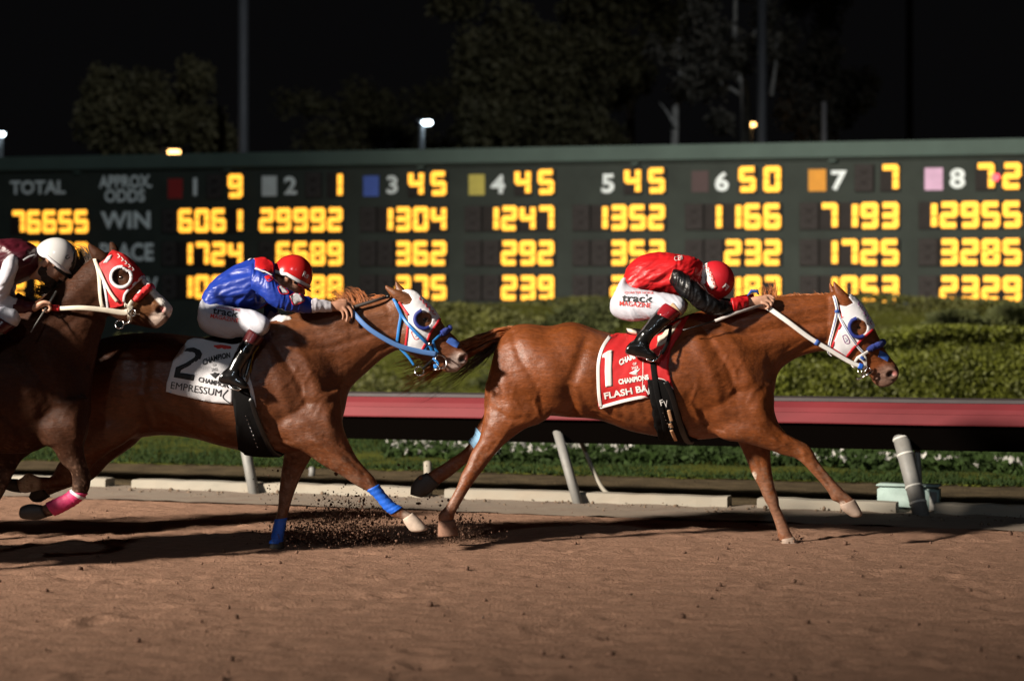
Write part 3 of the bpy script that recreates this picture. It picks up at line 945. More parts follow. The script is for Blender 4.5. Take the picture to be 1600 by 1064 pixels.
# ================================================================== HORSES
def coat_mat(name, spec, rough, wet):
    """Short hair: coat colour per point, dapples, hair streaks, uneven sweat."""
    m = mat(name, rough=rough, spec=spec, noise=.22, nscale=6, attr='coat', stretch=(.6, 1, 1))
    nt = m.node_tree; L = nt.links.new; b = nt.nodes['Principled BSDF']
    tc = nt.nodes.new('ShaderNodeTexCoord')
    def noise(scale, st, det=4):
        mp = nt.nodes.new('ShaderNodeMapping'); mp.inputs['Scale'].default_value = st; L(tc.outputs['Object'], mp.inputs['Vector'])
        n = nt.nodes.new('ShaderNodeTexNoise'); n.inputs['Scale'].default_value = scale; n.inputs['Detail'].default_value = det; n.inputs['Roughness'].default_value = .7
        L(mp.outputs['Vector'], n.inputs['Vector']); return n.outputs['Fac']
    def rng(v, a, c, lo=.3, hi=.7):
        r = nt.nodes.new('ShaderNodeMapRange'); r.inputs['From Min'].default_value = lo; r.inputs['From Max'].default_value = hi
        r.inputs['To Min'].default_value = a; r.inputs['To Max'].default_value = c; L(v, r.inputs['Value']); return r.outputs['Result']
    old = b.inputs['Base Color'].links[0].from_socket
    mx = nt.nodes.new('ShaderNodeMix'); mx.data_type = 'RGBA'; mx.blend_type = 'MULTIPLY'; mx.inputs['Factor'].default_value = 1
    hair = noise(95, (.28, 1, .8), 6)
    L(old, mx.inputs['A']); L(rng(hair, .66, 1.34), mx.inputs['B']); L(mx.outputs['Result'], b.inputs['Base Color'])
    sweat = noise(7, (.7, 1, 1), 5)
    L(rng(sweat, rough + .14, rough - .10), b.inputs['Roughness'])
    b1 = nt.nodes.new('ShaderNodeBump'); b1.inputs['Strength'].default_value = .55; b1.inputs['Distance'].default_value = .004; L(hair, b1.inputs['Height'])
    b2 = nt.nodes.new('ShaderNodeBump'); b2.inputs['Strength'].default_value = .5; b2.inputs['Distance'].default_value = .010; L(noise(28, (.6, 1, 1.2), 4), b2.inputs['Height'])
    L(b1.outputs['Normal'], b2.inputs['Normal']); L(b2.outputs['Normal'], b.inputs['Normal'])
    b.inputs['Coat Weight'].default_value = wet; b.inputs['Coat Roughness'].default_value = .30
    L(b2.outputs['Normal'], b.inputs['Coat Normal'])
    return m
M_coat = coat_mat('chestnut_coat', .34, .47, .16)
M_coatdark = coat_mat('bay_coat', .07, .54, .02)
M_hoof = mat('hoof_horn', (.30, .22, .17), rough=.6, noise=.3, nscale=14, bump=.3, bscale=40)
M_hoofdark = mat('dark_hoof_horn', (.045, .04, .035), rough=.6, noise=.3, nscale=14)
M_eye = mat('horse_eye', (.012, .007, .004), rough=.08, spec=.7, coat=.6)
M_hair1 = mat('chestnut_hair', (.32, .10, .026), rough=.5, noise=.4, nscale=12)
M_haird = mat('dark_hair', (.05, .026, .014), rough=.5, noise=.4, nscale=12)
M_nos = mat('nostril_lining', (.12, .03, .028), rough=.5)

def sh(secs, dx, dy, sc=1.0, ox=0, oy=0):
    return [((s[0] - ox) * sc + ox + dx, (s[1] - oy) * sc + oy + dy, (s[2] - ox) * sc + ox + dx, (s[3] - oy) * sc + oy + dy) + tuple(s[4:]) for s in secs]
def shl(line, dx, dy): return [(a + dx, b + dy) for a, b in line]

TRUNK1 = [(772, 552, 760, 600, .10), (779, 530, 757, 640, .185), (797, 511, 775, 668, .235), (822, 506, 812, 660, .27), (860, 509, 852, 650, .285), (895, 503, 888, 652, .28),
          (940, 517, 935, 656, .285), (980, 524, 984, 673, .295), (1030, 519, 1030, 682, .30), (1075, 497, 1080, 687, .285), (1115, 498, 1120, 684, .26),
          (1150, 515, 1150, 678, .235), (1180, 545, 1183, 664, .20), (1200, 582, 1206, 645, .14)]
NECK1 = [(1040, 510, 1165, 665, .12), (1085, 491, 1190, 643, .145), (1120, 480, 1207, 612, .145), (1165, 471, 1216, 582, .12), (1212, 464, 1238, 563, .10), (1252, 461, 1265, 552, .085),
         (1290, 460, 1292, 548, .078), (1306, 458, 1303, 548, .074)]
HEAD1 = [(1298, 458, 1295, 544, .068), (1317, 457, 1301, 555, .084), (1337, 467, 1318, 563, .100), (1352, 487, 1335, 572, .103), (1366, 513, 1346, 577, .082),
         (1378, 538, 1354, 583, .066), (1389, 556, 1361, 591, .060), (1398, 567, 1366, 599, .060), (1404, 579, 1376, 605, .054), (1402, 591, 1389, 603, .040)]
EARN1 = [(1303, 438, 1300.5, 441, .004, -.052), (1310, 446, 1302, 451, .017, -.052), (1322, 457, 1305, 461, .028, -.052), (1332, 469, 1311, 470, .030, -.050), (1330, 478, 1316, 475, .024, -.045)]
EARF1 = [(1296, 441, 1294, 444, .004, .05), (1303, 449, 1297, 456, .018, .05), (1311, 462, 1301, 468, .026, .045), (1316, 474, 1306, 475, .024, .04)]
# the four legs
FN1 = [(1203, 600, 1100, 640, .085, -.13), (1213, 652, 1122, 682, .098, -.145), (1228, 676, 1163, 692, .082, -.15), (1247, 687, 1199, 702, .064, -.15), (1261, 694, 1224, 711, .050, -.15),
       (1270, 704, 1243, 716, .046, -.15), (1278, 719, 1257, 727, .038, -.15), (1290, 735, 1271, 742, .030, -.15), (1303, 750, 1285, 757.5, .029, -.15),
       (1314, 761, 1295, 771, .035, -.15), (1322, 769, 1300, 781, .036, -.15), (1329, 775, 1309, 785, .031, -.15), (1336, 782, 1314, 790, .034, -.15)]
FF1 = [(1200, 640, 1120, 660, .08, .14), (1204, 690, 1148, 684, .07, .145), (1204, 716, 1162, 709, .058, .15), (1207, 742, 1175, 740, .048, .15), (1211, 762, 1186, 761, .042, .15),
       (1216.5, 779, 1194, 780, .044, .15), (1218, 790, 1201, 793, .036, .15), (1225, 806, 1208, 810, .029, .15), (1232, 823, 1213.5, 827, .030, .15), (1237, 834, 1216, 840, .035, .15), (1241, 841, 1220, 846, .033, .15)]
HN1 = [(835, 590, 760, 600, .10, -.13), (862, 640, 757, 635, .11, -.14), (846, 660, 755, 655, .095, -.145), (822, 669, 752, 672, .076, -.15), (803, 682, 747.5, 688, .060, -.15), (786, 696, 736.5, 706, .048, -.15),
       (770, 714, 729, 725, .042, -.15), (756, 733, 720.5, 741, .041, -.15), (741, 752, 715, 757, .036, -.15), (729, 771, 707.5, 772, .030, -.15),
       (718, 790, 697, 790, .030, -.15), (711, 803, 685, 804, .037, -.15), (709, 815, 686, 818, .034, -.15)]
HF1 = [(840, 600, 765, 600, .09, .12), (815, 650, 758, 640, .09, .13), (785, 668, 752, 655, .075, .135), (764, 690, 744, 668, .055, .14), (757, 703, 741, 680, .045, .14), (738, 717, 725, 702, .040, .14),
       (722, 730, 706, 715, .030, .14), (706, 743, 690, 726, .030, .14), (693, 752, 676, 734, .036, .14), (684, 758, 667, 740, .032, .14)]

STROKES1 = [  # polyline, width in pixels, depth in metres
    ([(1096, 508), (1118, 545), (1140, 580), (1150, 610)], 5, -.007),            # front edge of the shoulder blade
    ([(1080, 515), (1100, 555), (1118, 600), (1126, 630)], 10, .010),
    ([(1130, 515), (1152, 550), (1172, 590), (1190, 620)], 8, .008),
    ([(1100, 500), (1150, 500), (1220, 492), (1285, 478)], 7, .008),             # upper neck muscle
    ([(1105, 522), (1160, 522), (1225, 512), (1292, 503)], 4, -.006),
    ([(1120, 540), (1170, 545), (1230, 530), (1285, 520)], 8, .009),
    ([(1292, 533), (1255, 545), (1225, 562), (1205, 590)], 4.5, -.010),           # jugular groove
    ([(1075, 622), (1095, 640), (1105, 660), (1098, 676)], 5, -.010),             # elbow fold
    ([(1100, 645), (1130, 628), (1160, 610), (1185, 612)], 6, -.007),
    ([(1125, 650), (1150, 640), (1180, 640)], 12, .014),                          # triceps bulge
    ([(1165, 600), (1185, 630), (1192, 655)], 11, .014),                          # breast muscle
    ([(1150, 632), (1175, 650), (1200, 668), (1222, 682)], 5, -.006),
    ([(1160, 668), (1195, 682), (1225, 693)], 4, .005), ([(1180, 664), (1215, 684), (1240, 697)], 2.5, -.004),
    ([(1254, 702), (1258, 718)], 4, .004), ([(1276, 727), (1297, 757)], 2.2, -.004), ([(1270, 729), (1290, 758)], 2.5, .003),
    ([(915, 535), (903, 570), (890, 610), (893, 645)], 8, -.014),                 # flank hollow
    ([(893, 600), (905, 625), (912, 648)], 5, .008),
    ([(800, 520), (812, 560), (838, 600), (850, 640)], 5, -.007),                 # thigh division
    ([(775, 545), (785, 590), (800, 635)], 9, .008),
    ([(825, 530), (850, 560), (868, 600), (866, 635)], 16, .012),
    ([(770, 640), (800, 655), (830, 652)], 4, -.005), ([(765, 660), (785, 680), (770, 705)], 5, .005),
    ([(745, 715), (737, 735)], 4, .004), ([(758, 700), (743, 725)], 3, -.004),
    ([(905, 600), (940, 628), (985, 650), (1010, 660)], 9, .008),
    ([(870, 520), (905, 514), (940, 528)], 8, .007),
] + [([(940 + 18 * i, 560 + 3 * i), (930 + 18 * i, 610 + 3 * i), (938 + 18 * i, 645 + 2 * i)], 4, -.0035) for i in range(5)]
STROKES1 += [(l, 2.1, a) for l, a in (
    ([(985, 640), (1005, 652), (1022, 668)], .003), ([(930, 640), (960, 652), (985, 664)], .0035), ([(945, 625), (970, 645)], .0025),
    ([(1135, 620), (1150, 600), (1148, 580), (1160, 562)], .0028), ([(1110, 590), (1128, 575), (1136, 556)], .0025), ([(1168, 630), (1176, 612), (1190, 600)], .0028),
    ([(1195, 672), (1215, 690), (1238, 704), (1256, 712)], .003), ([(1205, 660), (1228, 679), (1250, 694)], .003), ([(1168, 700), (1176, 730), (1186, 758)], .003), ([(1185, 700), (1190, 740)], -.003),
    ([(800, 660), (785, 685), (765, 712)], .003), ([(815, 640), (800, 620), (805, 600)], .0025), ([(845, 655), (835, 630), (842, 605)], .003), ([(775, 690), (757, 712)], -.003),
    ([(1150, 515), (1185, 506), (1225, 500)], .0025), ([(1235, 548), (1258, 532), (1280, 527)], .003), ([(1205, 552), (1230, 540)], .0025), ([(1090, 600), (1080, 630), (1092, 655)], .0035), ([(1085, 655), (1110, 668), (1130, 672)], -.005))]
HEADSTROKES1 = [([(1312, 480), (1310, 515), (1322, 545), (1336, 556)], 3.5, -.004), ([(1318, 520), (1326, 540)], 9, .006),
    ([(1352, 520), (1368, 545), (1382, 562)], 2.6, -.004), ([(1340, 534), (1360, 548), (1372, 562)], 2.2, .003), ([(1336, 498), (1350, 502)], 3.2, .006),
    ([(1362, 584), (1372, 590), (1388, 594), (1398, 595)], 1.4, -.006), ([(1384, 572), (1394, 577), (1400, 586)], 3, .007)]

def head_map(src, dst):
    """Similarity that carries the head of one horse on to another: (eye, nostril) pairs."""
    (ax, ay), (bx, by) = src; (cx_, cy_), (dx_, dy_) = dst
    z = complex(dx_ - cx_, dy_ - cy_) / complex(bx - ax, by - ay)
    return lambda x, y: ((lambda w: (w.real + cx_, w.imag + cy_))(z * complex(x - ax, y - ay)))

HORSES = {}
def horse(key, label, yc, trunk, neck, head, ears, legs, strokes, paint, eye, nostril, hoofs, loc, mcoat=None):
    root = thing('horse', label, 'horse', loc, 'racehorses at full gallop')
    pc = [loft(trunk, yc, 30) + (.05,), loft(neck, yc, 26) + (.07,), loft(head, yc, 26, e=.92) + (.035,)]
    for e in ears: pc.append(loft(e, yc, 16) + (.012,))
    for l in legs: pc.append(loft(l, yc, 20) + (.035,))
    # jowl plates and brow ridges
    hm = head_map(((1342, 512), (1392, 584)), (eye, nostril))
    for s in (-1, 1):
        j = P(*hm(1320, 530), yc + s * .052); pc.append(ball(j, (.088, .040, .10)) + (.03,))
        b = P(*hm(1345, 504), yc + s * .082); pc.append(ball(b, (.034, .018, .020)) + (.02,))
        nn = P(*hm(1392, 580), yc + s * .046); pc.append(ball(nn, (.036, .018, .032)) + (.02,))
    V, Q = sdf_skin(pc, .0098, 3)
    Q = orient(V, Q)
    px, py = proj(V)
    N = normals(V, Q)
    w = sst(.12, .5, np.abs(N[:, 1]))
    D = np.zeros(len(V))
    for line, sg, am in strokes:
        D += am * 1.15 * np.exp(-(seg_dist(px, py, line) / (sg * 1.15)) ** 2)
    # ears are hollow towards the outside, eye sockets and nostrils sink in
    e = np.array([hm(1342, 512)]); ed = np.hypot(px - e[0, 0], py - e[0, 1])
    D -= .010 * np.exp(-(ed / 6.5) ** 2)
    nx, ny = hm(1392.5, 584.5)
    ux, uy = hm(1402.5, 580.5); ux, uy = ux - nx, uy - ny; ul = math.hypot(ux, uy); ux, uy = ux / ul, uy / ul
    a, b = (px - nx) * ux + (py - ny) * uy, -(px - nx) * uy + (py - ny) * ux
    nd = np.hypot(a / 8.0, b / 5.6)
    D -= .020 * (1 - sst(.55, 1.05, nd)); D += .005 * np.exp(-((nd - 1.22) / .22) ** 2)
    for E_ in ears[:1]:
        mid = [((s[0] + s[2]) / 2, (s[1] + s[3]) / 2) for s in E_]
    D += .0032 * vnoise(V * np.array((.7, 1, 1.2)), 9, 3) + .0016 * vnoise(V, 22, 4) + .0007 * vnoise(V, 55, 5)
    V = V + N * (D * w)[:, None]
    V = laplace(V, Q, 1)
    px, py = proj(V)
    colr = paint(V, px, py, hm, nd)
    # dried track dirt on legs and belly
    dn = vnoise(V, 16, 31) * .6 + vnoise(V, 38, 32) * .4
    dz = 1 - sst(.12, .80, V[:, 2])
    colr = mixc(colr, (.20, .115, .078), np.clip(.62 * dz * sst(-.1, .5, dn + .35 * dz) + .8 * (1 - sst(.05, .95, V[:, 2])) * (vnoise(V, 75, 33) > .42), 0, .8))
    body = obj('body', V, Q, mcoat or M_coat, root, col=colr)
    bvh = BVHTree.FromPolygons([tuple(v) for v in V], [tuple(int(i) for i in f) for f in Q])
    # eyes
    for s in (-1, 1):
        o, d = CAM, (P(*hm(1342, 512), yc) - CAM).normalized()
        hit, n_, _, _ = bvh.ray_cast(o, d)
        c = hit + Vector((0, .012, 0))
        if s > 0: c = Vector((c.x, 2 * yc - c.y, c.z))
        mb = MB(); Vb, T = ball(c, (.020, .017, .018)); mb.add(Vb, [tuple(f) for f in T]); mb.build('eye', M_eye, root)
        # lids
        for up in (1, -1):
            arc = [c + Vector((.023 * math.cos(t), -s * -.001 + s * .010 * 1.0, up * .017 * math.sin(t) + .001)) for t in np.linspace(.1, 3.04, 9)]
            mb = MB(); mb.tube(arc, [.0025 + .0028 * math.sin(t) for t in np.linspace(.1, 3.04, 9)], 6)
            mb.build('eyelid', M_haird, root)
    # hooves
    for secs, m in hoofs:
        Vh, T = loft(secs, yc, 22, 4, .9); mb = MB(); mb.add(Vh, [tuple(f) for f in T]); mb.build('hoof', m, root)
    HORSES[key] = dict(root=root, bvh=bvh, yc=yc, hm=hm, V=V, N=N)
    return HORSES[key]

def tone(base, V, amp=.10, seed=0):
    n = vnoise(V, 2.2, seed) * .6 + vnoise(V, 6.0, seed + 1) * .4
    return np.array(base)[None] * (1 + amp * n)[:, None]
def mixc(C, c, w):
    return C * (1 - w[:, None]) + np.array(c)[None] * w[:, None]
CHEST = (.155, .041, .0092)
def paint1(V, px, py, hm, nd):
    C = tone(CHEST, V, .14, 3)
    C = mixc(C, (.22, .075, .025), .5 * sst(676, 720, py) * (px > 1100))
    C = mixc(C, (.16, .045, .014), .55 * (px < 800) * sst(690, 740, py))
    mx, my = hm(1388, 592); md = np.hypot(px - mx, py - my)
    C = mixc(C, (.17, .105, .08), .85 * (1 - sst(14, 30, md)))
    C = mixc(C, (.035, .018, .014), 1 - sst(.7, 1.0, nd))
    C = mixc(C, (.42, .16, .14), (1 - sst(3, 5.5, np.hypot(px - 1398, py - 583))) * .8)
    ex, ey = hm(1342, 512)
    C = mixc(C, (.13, .06, .03), .4 * (1 - sst(7, 13, np.hypot(px - ex, py - ey))))
    C = mixc(C, (.62, .52, .42), .9 * (1 - sst(4, 6, np.hypot((px - 1178) * 1.3, (py - 744) * .7))))
    C = mixc(C, (.60, .50, .42), .8 * (1 - sst(5, 8, np.hypot(px - 1316, py - 789))))
    return C
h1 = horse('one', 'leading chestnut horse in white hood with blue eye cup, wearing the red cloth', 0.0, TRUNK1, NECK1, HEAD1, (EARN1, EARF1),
      (FN1, FF1, HN1, HF1), STROKES1 + HEADSTROKES1, paint1, (1342, 512), (1392, 584),
      [([(1335, 779, 1312, 788, .038, -.15), (1341, 789, 1315, 796, .045, -.15), (1347, 801, 1328, 806, .046, -.15), (1345, 806, 1334, 808, .036, -.15)], M_hoof),
       ([(1240, 838, 1219, 842, .038, .15), (1247, 848, 1221, 851, .046, .15), (1251, 855, 1222, 857, .048, .15)], M_hoof),
       ([(711, 812, 685, 814, .038, -.15), (714, 824, 684, 826, .045, -.15), (716, 836, 684, 838, .047, -.15)], mat('dusty_hoof', (.19, .10, .065), rough=.85, noise=.3, nscale=20)),
       ([(687, 757, 667, 738, .036, .14), (677, 766, 653, 745, .044, .14), (667, 774, 643, 758, .045, .14), (660, 777, 641, 772, .040, .14)], M_hoofdark)],
      P(1000, 850, 0) * 1)

# second horse: darker hindquarters come only from shade, muzzle pale grey
TRUNK2 = [(118, 566, 122, 630, .10), (128, 545, 130, 668, .18), (146, 534, 150, 690, .235), (172, 526, 176, 690, .265), (205, 521, 212, 685, .28), (250, 520, 255, 680, .285),
          (300, 525, 302, 685, .295), (350, 530, 346, 697, .30), (392, 522, 395, 707, .29), (430, 508, 435, 709, .265), (465, 506, 468, 705, .24), (500, 532, 503, 695, .21), (526, 590, 533, 670, .14)]
NECK2 = [(375, 525, 495, 690, .12), (415, 508, 518, 670, .145), (450, 493, 536, 643, .145), (495, 481, 547, 608, .12), (545, 474, 573, 582, .10), (582, 470, 598, 560, .085), (606, 465, 618, 548, .078), (616, 462, 626, 545, .074)]
HEAD2 = [(610, 464, 620, 541, .068), (628, 454, 629, 547, .084), (650, 457, 643, 555, .100), (668, 473, 658, 562, .103), (684, 493, 670, 566, .082), (697, 513, 679, 569, .066),
         (711, 526, 686, 573, .060), (723, 541, 691, 578, .060), (731, 555, 698, 582, .054), (730, 566, 713, 581, .040)]
EARN2 = [(602.5, 445, 600, 447.5, .004, -.052), (613, 449.5, 604, 454.5, .017, -.052), (628, 455.5, 612, 463.5, .028, -.052), (641, 465, 621, 471, .030, -.05), (641, 474, 628, 476, .024, -.045)]
EARF2 = [(619, 437.5, 616.5, 438, .004, .05), (624, 444, 617, 449, .018, .05), (632, 451, 618, 458, .026, .045), (636, 462, 622, 468, .024, .04)]
FN2 = [(530, 610, 425, 650, .085, -.13), (536, 664, 444, 690, .098, -.145), (545, 690, 476, 707, .082, -.15), (558, 715, 505, 727, .064, -.15), (573, 733, 532, 742, .050, -.15),
       (585, 746, 556, 758, .046, -.15), (592, 759, 573, 767, .038, -.15), (603, 773, 587, 777, .031, -.15), (616, 786, 600, 793, .031, -.15), (630, 793, 611, 806, .037, -.15), (637, 799, 622, 809, .034, -.15), (645, 804, 630, 812, .034, -.15)]
FF2 = [(520, 650, 440, 660, .08, .14), (500, 695, 443, 690, .07, .145), (486, 716, 443, 713, .058, .15), (473, 739, 439, 742, .048, .15), (463, 762, 436, 768, .044, .15),
       (456, 782, 435, 786, .040, .15), (450, 803, 432, 806, .031, .15), (445, 822, 428, 824, .031, .15), (441, 840, 425, 840, .036, .15)]
HN2 = [(205, 600, 130, 610, .10, -.13), (218, 665, 128, 660, .11, -.14), (198, 690, 122, 685, .09, -.145), (172, 706, 108, 705, .07, -.15), (148, 724, 93, 722, .055, -.15), (131, 745, 84, 738, .046, -.15),
       (108, 760, 79, 745, .042, -.15), (88, 763, 72, 745, .034, -.15), (66, 765, 58, 744, .031, -.15), (48, 769, 44, 738, .040, -.15), (40, 770, 34, 746, .035, -.15), (31, 769, 26, 750, .035, -.15)]
HF2 = [(210, 600, 135, 610, .09, .12), (225, 668, 150, 660, .10, .13), (215, 690, 150, 690, .085, .135), (195, 706, 140, 712, .065, .14), (172, 722, 128, 728, .05, .14), (150, 745, 120, 742, .044, .14),
       (132, 756, 110, 746, .036, .14), (108, 762, 92, 748, .031, .14), (86, 770, 74, 752, .036, .14), (78, 774, 66, 758, .034, .14)]
dX, dY = -673, 18
ST2 = [(shl(l, dX, dY), s, a) for l, s, a in STROKES1 if max(p[0] for p in l) < 1250 and min(p[0] for p in l) > 890]
hm2 = head_map(((1342, 512), (1392, 584)), ((663, 499.6), (723, 560)))
HST2 = [([hm2(*p) for p in l], s * .95, a) for l, s, a in HEADSTROKES1]
ST2 += [([(440, 520), (490, 510), (545, 500), (600, 488)], 7, .008), ([(460, 545), (510, 545), (560, 530), (605, 515)], 4, -.006), ([(620, 535), (588, 550), (562, 572), (545, 600)], 4.5, -.009),
        ([(200, 545), (190, 580), (185, 640)], 12, .010), ([(228, 560), (222, 610), (216, 660)], 9, -.012),
        ([(493, 690), (530, 715), (560, 740)], 4, .005), ([(505, 685), (545, 715), (570, 740)], 2.5, -.004), ([(450, 720), (447, 760)], 3, -.004), ([(458, 720), (452, 770)], 3, .004)]
def paint2(V, px, py, hm, nd):
    C = tone((.108, .033, .0105), V, .22, 13)
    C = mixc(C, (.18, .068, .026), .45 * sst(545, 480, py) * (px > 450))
    mx, my = hm(1386, 594); md = np.hypot(px - mx, py - my)
    C = mixc(C, (.30, .23, .20), .9 * (1 - sst(13, 26, md)))
    C = mixc(C, (.035, .018, .014), 1 - sst(.7, 1.0, nd))
    qx, qy = hm(1398, 584)
    C = mixc(C, (.50, .20, .18), (1 - sst(3, 5, np.hypot(px - qx, py - qy))) * .8)
    ex, ey = hm(1342, 512)
    C = mixc(C, (.13, .06, .03), .4 * (1 - sst(7, 13, np.hypot(px - ex, py - ey))))
    C = mixc(C, (.58, .48, .40), .85 * (1 - sst(6, 12, np.hypot((px - 638), (py - 805)))))
    C = mixc(C, (.78, .70, .58), .95 * sst(66, 56, px) * sst(26, 34, px) * (py > 720))
    return C
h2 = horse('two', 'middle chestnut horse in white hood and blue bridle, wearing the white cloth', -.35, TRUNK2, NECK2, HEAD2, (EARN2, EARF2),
      (FN2, FF2, HN2, HF2), ST2 + HST2, paint2, (663, 499.6), (723, 560),
      [([(644, 801, 629, 811, .038, -.15), (655, 809, 633, 819, .045, -.15), (667, 822, 641, 829, .046, -.15), (668, 827, 650, 831, .038, -.15)], mat('pale_hoof', (.50, .40, .32), rough=.6, noise=.2, nscale=20)),
       ([(441, 838, 425, 838, .038, .15), (443, 848, 422, 848, .045, .15), (445, 856, 421, 856, .047, .15)], M_hoofdark),
       ([(33, 770, 27, 748, .036, -.15), (20, 768, 14, 748, .042, -.15), (8, 764, 4, 752, .042, -.15)], M_hoofdark),
       ([(78, 776, 65, 757, .036, .14), (64, 784, 52, 764, .042, .14), (54, 784, 46, 774, .042, .14)], M_hoofdark)],
      P(350, 855, -.35) * 1)

# third horse: dark bay, most of it beyond the left edge
D3 = (-1068, 22)
TRUNK3 = sh(TRUNK1, *D3)[:-3] + [(85, 500, 84, 690, .24), (112, 540, 114, 680, .20), (130, 590, 138, 655, .14)]
NECK3 = [(-25, 520, 100, 680, .12), (10, 500, 125, 655, .145), (45, 478, 139, 618, .145), (78, 456, 146, 575, .125), (104, 436, 156, 532, .108), (126, 418, 164, 508, .09), (146, 402, 166, 494, .08), (156, 398, 168, 490, .074)]
HEAD3 = [(150, 401, 159, 482, .068), (169, 394, 167, 490, .084), (190, 398, 184, 499, .100), (208, 411, 197, 504, .103), (222, 429, 207, 507, .084), (234, 443, 217, 509, .068), (247, 457, 226, 511, .062),
         (259, 468, 235, 513, .060), (269, 480, 246, 513, .054), (268, 489, 257, 505, .040)]
EARN3 = [(139, 379, 136.5, 382, .004, -.052), (148, 384, 138.5, 392, .017, -.052), (160, 391, 143, 402, .028, -.052), (168, 397, 148, 411, .030, -.05), (172, 404, 156, 415, .024, -.045)]
EARF3 = [(174, 377, 171.5, 378, .004, .05), (181, 382, 171, 385, .018, .05), (186, 391, 171, 395, .026, .045), (185, 400, 172, 405, .022, .04)]
FN3 = [(140, 620, 60, 640, .085, -.13), (138, 668, 64, 690, .098, -.145), (131, 695, 82, 700, .080, -.15), (133, 715, 95, 722, .062, -.15), (139, 735, 109, 735, .052, -.15), (142, 747, 113, 748, .047, -.15),
       (139, 765, 113, 760, .044, -.15), (130, 778, 112, 768, .035, -.15), (116, 788, 103, 772, .031, -.15), (98, 798, 84, 781, .031, -.15), (80, 806, 70, 788, .037, -.15), (70, 808, 66, 788, .034, -.15)]
FF3 = [(120, 620, 20, 630, .08, .14), (80, 690, 0, 660, .075, .145), (58, 702, -6, 690, .062, .15), (35, 718, -12, 712, .052, .15), (22, 738, -16, 736, .046, .15), (12, 760, -16, 756, .042, .15), (2, 778, -20, 774, .034, .15),
       (-12, 800, -30, 794, .03, .15), (-24, 820, -42, 812, .03, .15), (-32, 834, -52, 826, .036, .15)]
HN3, HF3 = sh(HN1, D3[0], D3[1] + 18), sh(HF1, D3[0], D3[1] + 10)
hm3 = head_map(((1342, 512), (1392, 584)), ((189.5, 433.5), (250, 484)))
ST3 = [(shl(l, D3[0] - 2, D3[1] + 4), s, a) for l, s, a in STROKES1 if max(p[0] for p in l) < 1200]
ST3 += [([(60, 505), (100, 470), (140, 440)], 8, .008), ([(75, 530), (115, 500), (152, 470)], 5, -.006), ([(160, 500), (148, 530), (140, 570)], 5, -.009), ([(90, 560), (110, 590), (125, 630)], 10, .010)]
HST3 = [([hm3(*p) for p in l], s * .95, a) for l, s, a in HEADSTROKES1]
def paint3(V, px, py, hm, nd):
    C = tone((.042, .016, .008), V, .3, 23)
    fx, fy = hm(1366, 552)
    C = mixc(C, (.13, .055, .022), .9 * (1 - sst(20, 40, np.hypot(px - fx, py - fy))))
    bl = seg_dist(px, py, [(226, 430), (240, 452), (262, 476), (268, 488)])
    C = mixc(C, (.66, .60, .55), 1 - sst(7, 10, bl))
    mx, my = hm(1384, 600)
    C = mixc(C, (.46, .36, .30), .85 * (1 - sst(9, 16, np.hypot(px - mx, py - my))))
    C = mixc(C, (.035, .018, .014), 1 - sst(.7, 1.0, nd))
    qx, qy = hm(1397, 584)
    C = mixc(C, (.55, .22, .20), (1 - sst(3, 5, np.hypot(px - qx, py - qy))) * .8)
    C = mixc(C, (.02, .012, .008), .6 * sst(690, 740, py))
    return C
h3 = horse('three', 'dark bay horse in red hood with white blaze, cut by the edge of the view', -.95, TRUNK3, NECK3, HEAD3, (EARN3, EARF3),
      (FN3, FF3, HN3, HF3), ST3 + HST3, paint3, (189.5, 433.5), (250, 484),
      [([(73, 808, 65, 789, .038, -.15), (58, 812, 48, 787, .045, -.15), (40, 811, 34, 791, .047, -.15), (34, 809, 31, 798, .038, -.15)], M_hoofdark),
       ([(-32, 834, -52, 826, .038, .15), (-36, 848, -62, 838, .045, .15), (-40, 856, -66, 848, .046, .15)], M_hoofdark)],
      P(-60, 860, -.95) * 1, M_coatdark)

# ---- hair: tapered strands joined into one mane or tail
def strands(name, roots, paths, r0, m, parent, seed, spread=1.0, sub=5):
    rr = np.random.default_rng(seed)
    V, Q = [], []
    for root, path in zip(roots, paths):
        S = spline([tuple(root)] + [tuple(p) for p in path], sub)
        n = len(S)
        Vt, Ft = tube([Vector(s) for s in S], [r0 * (1 - .85 * i / (n - 1)) for i in range(n)], 3)
        b = len(V); V += Vt; Q += [tuple(i + b for i in f) for f in Ft if len(f) == 4]
    return obj(name, V, Q, m, parent)
def tail(h, dock, line, n, spread, m, seed, r0=.0042, dockr=.04):
    rr = random.Random(seed); yc = h['yc']
    roots, paths = [], []
    for i in range(n):
        a = rr.uniform(-1, 1); y = yc + rr.uniform(-.05, .05)
        L = rr.uniform(.45, 1.0)
        k = max(3, int(round(len(line) * L)))
        roots.append(P(dock[0] + rr.uniform(-6, 8), dock[1] + rr.uniform(-5, 7), y * .5 + yc * .5))
        p = []
        for j, (x, yy, s) in enumerate(line[:k]):
            p.append(P(x + rr.gauss(0, 2 + spread * j), yy + a * s + rr.gauss(0, 1.2 * spread), y + rr.gauss(0, .02 + .02 * j)))
        paths.append(p)
    return strands('tail', roots, paths, r0, m, h['root'], seed)
tail(h1, (800, 514), [(778, 523, 8), (750, 536, 11), (722, 548, 13), (694, 560, 17), (665, 574, 24), (630, 588, 32)], 900, 1.2, M_hair1, 5)
tail(h1, (797, 522), [(770, 540, 8), (740, 560, 14), (705, 582, 20), (665, 602, 26)], 120, 2.2, M_haird, 6, r0=.0035)
tail(h2, (132, 548), [(112, 556, 8), (85, 566, 12), (55, 580, 16), (20, 596, 22)], 160, 1.5, M_haird, 7)
tail(h3, (-268, 540), [(-300, 548, 10), (-340, 566, 16), (-380, 590, 24)], 120, 1.5, M_haird, 8)
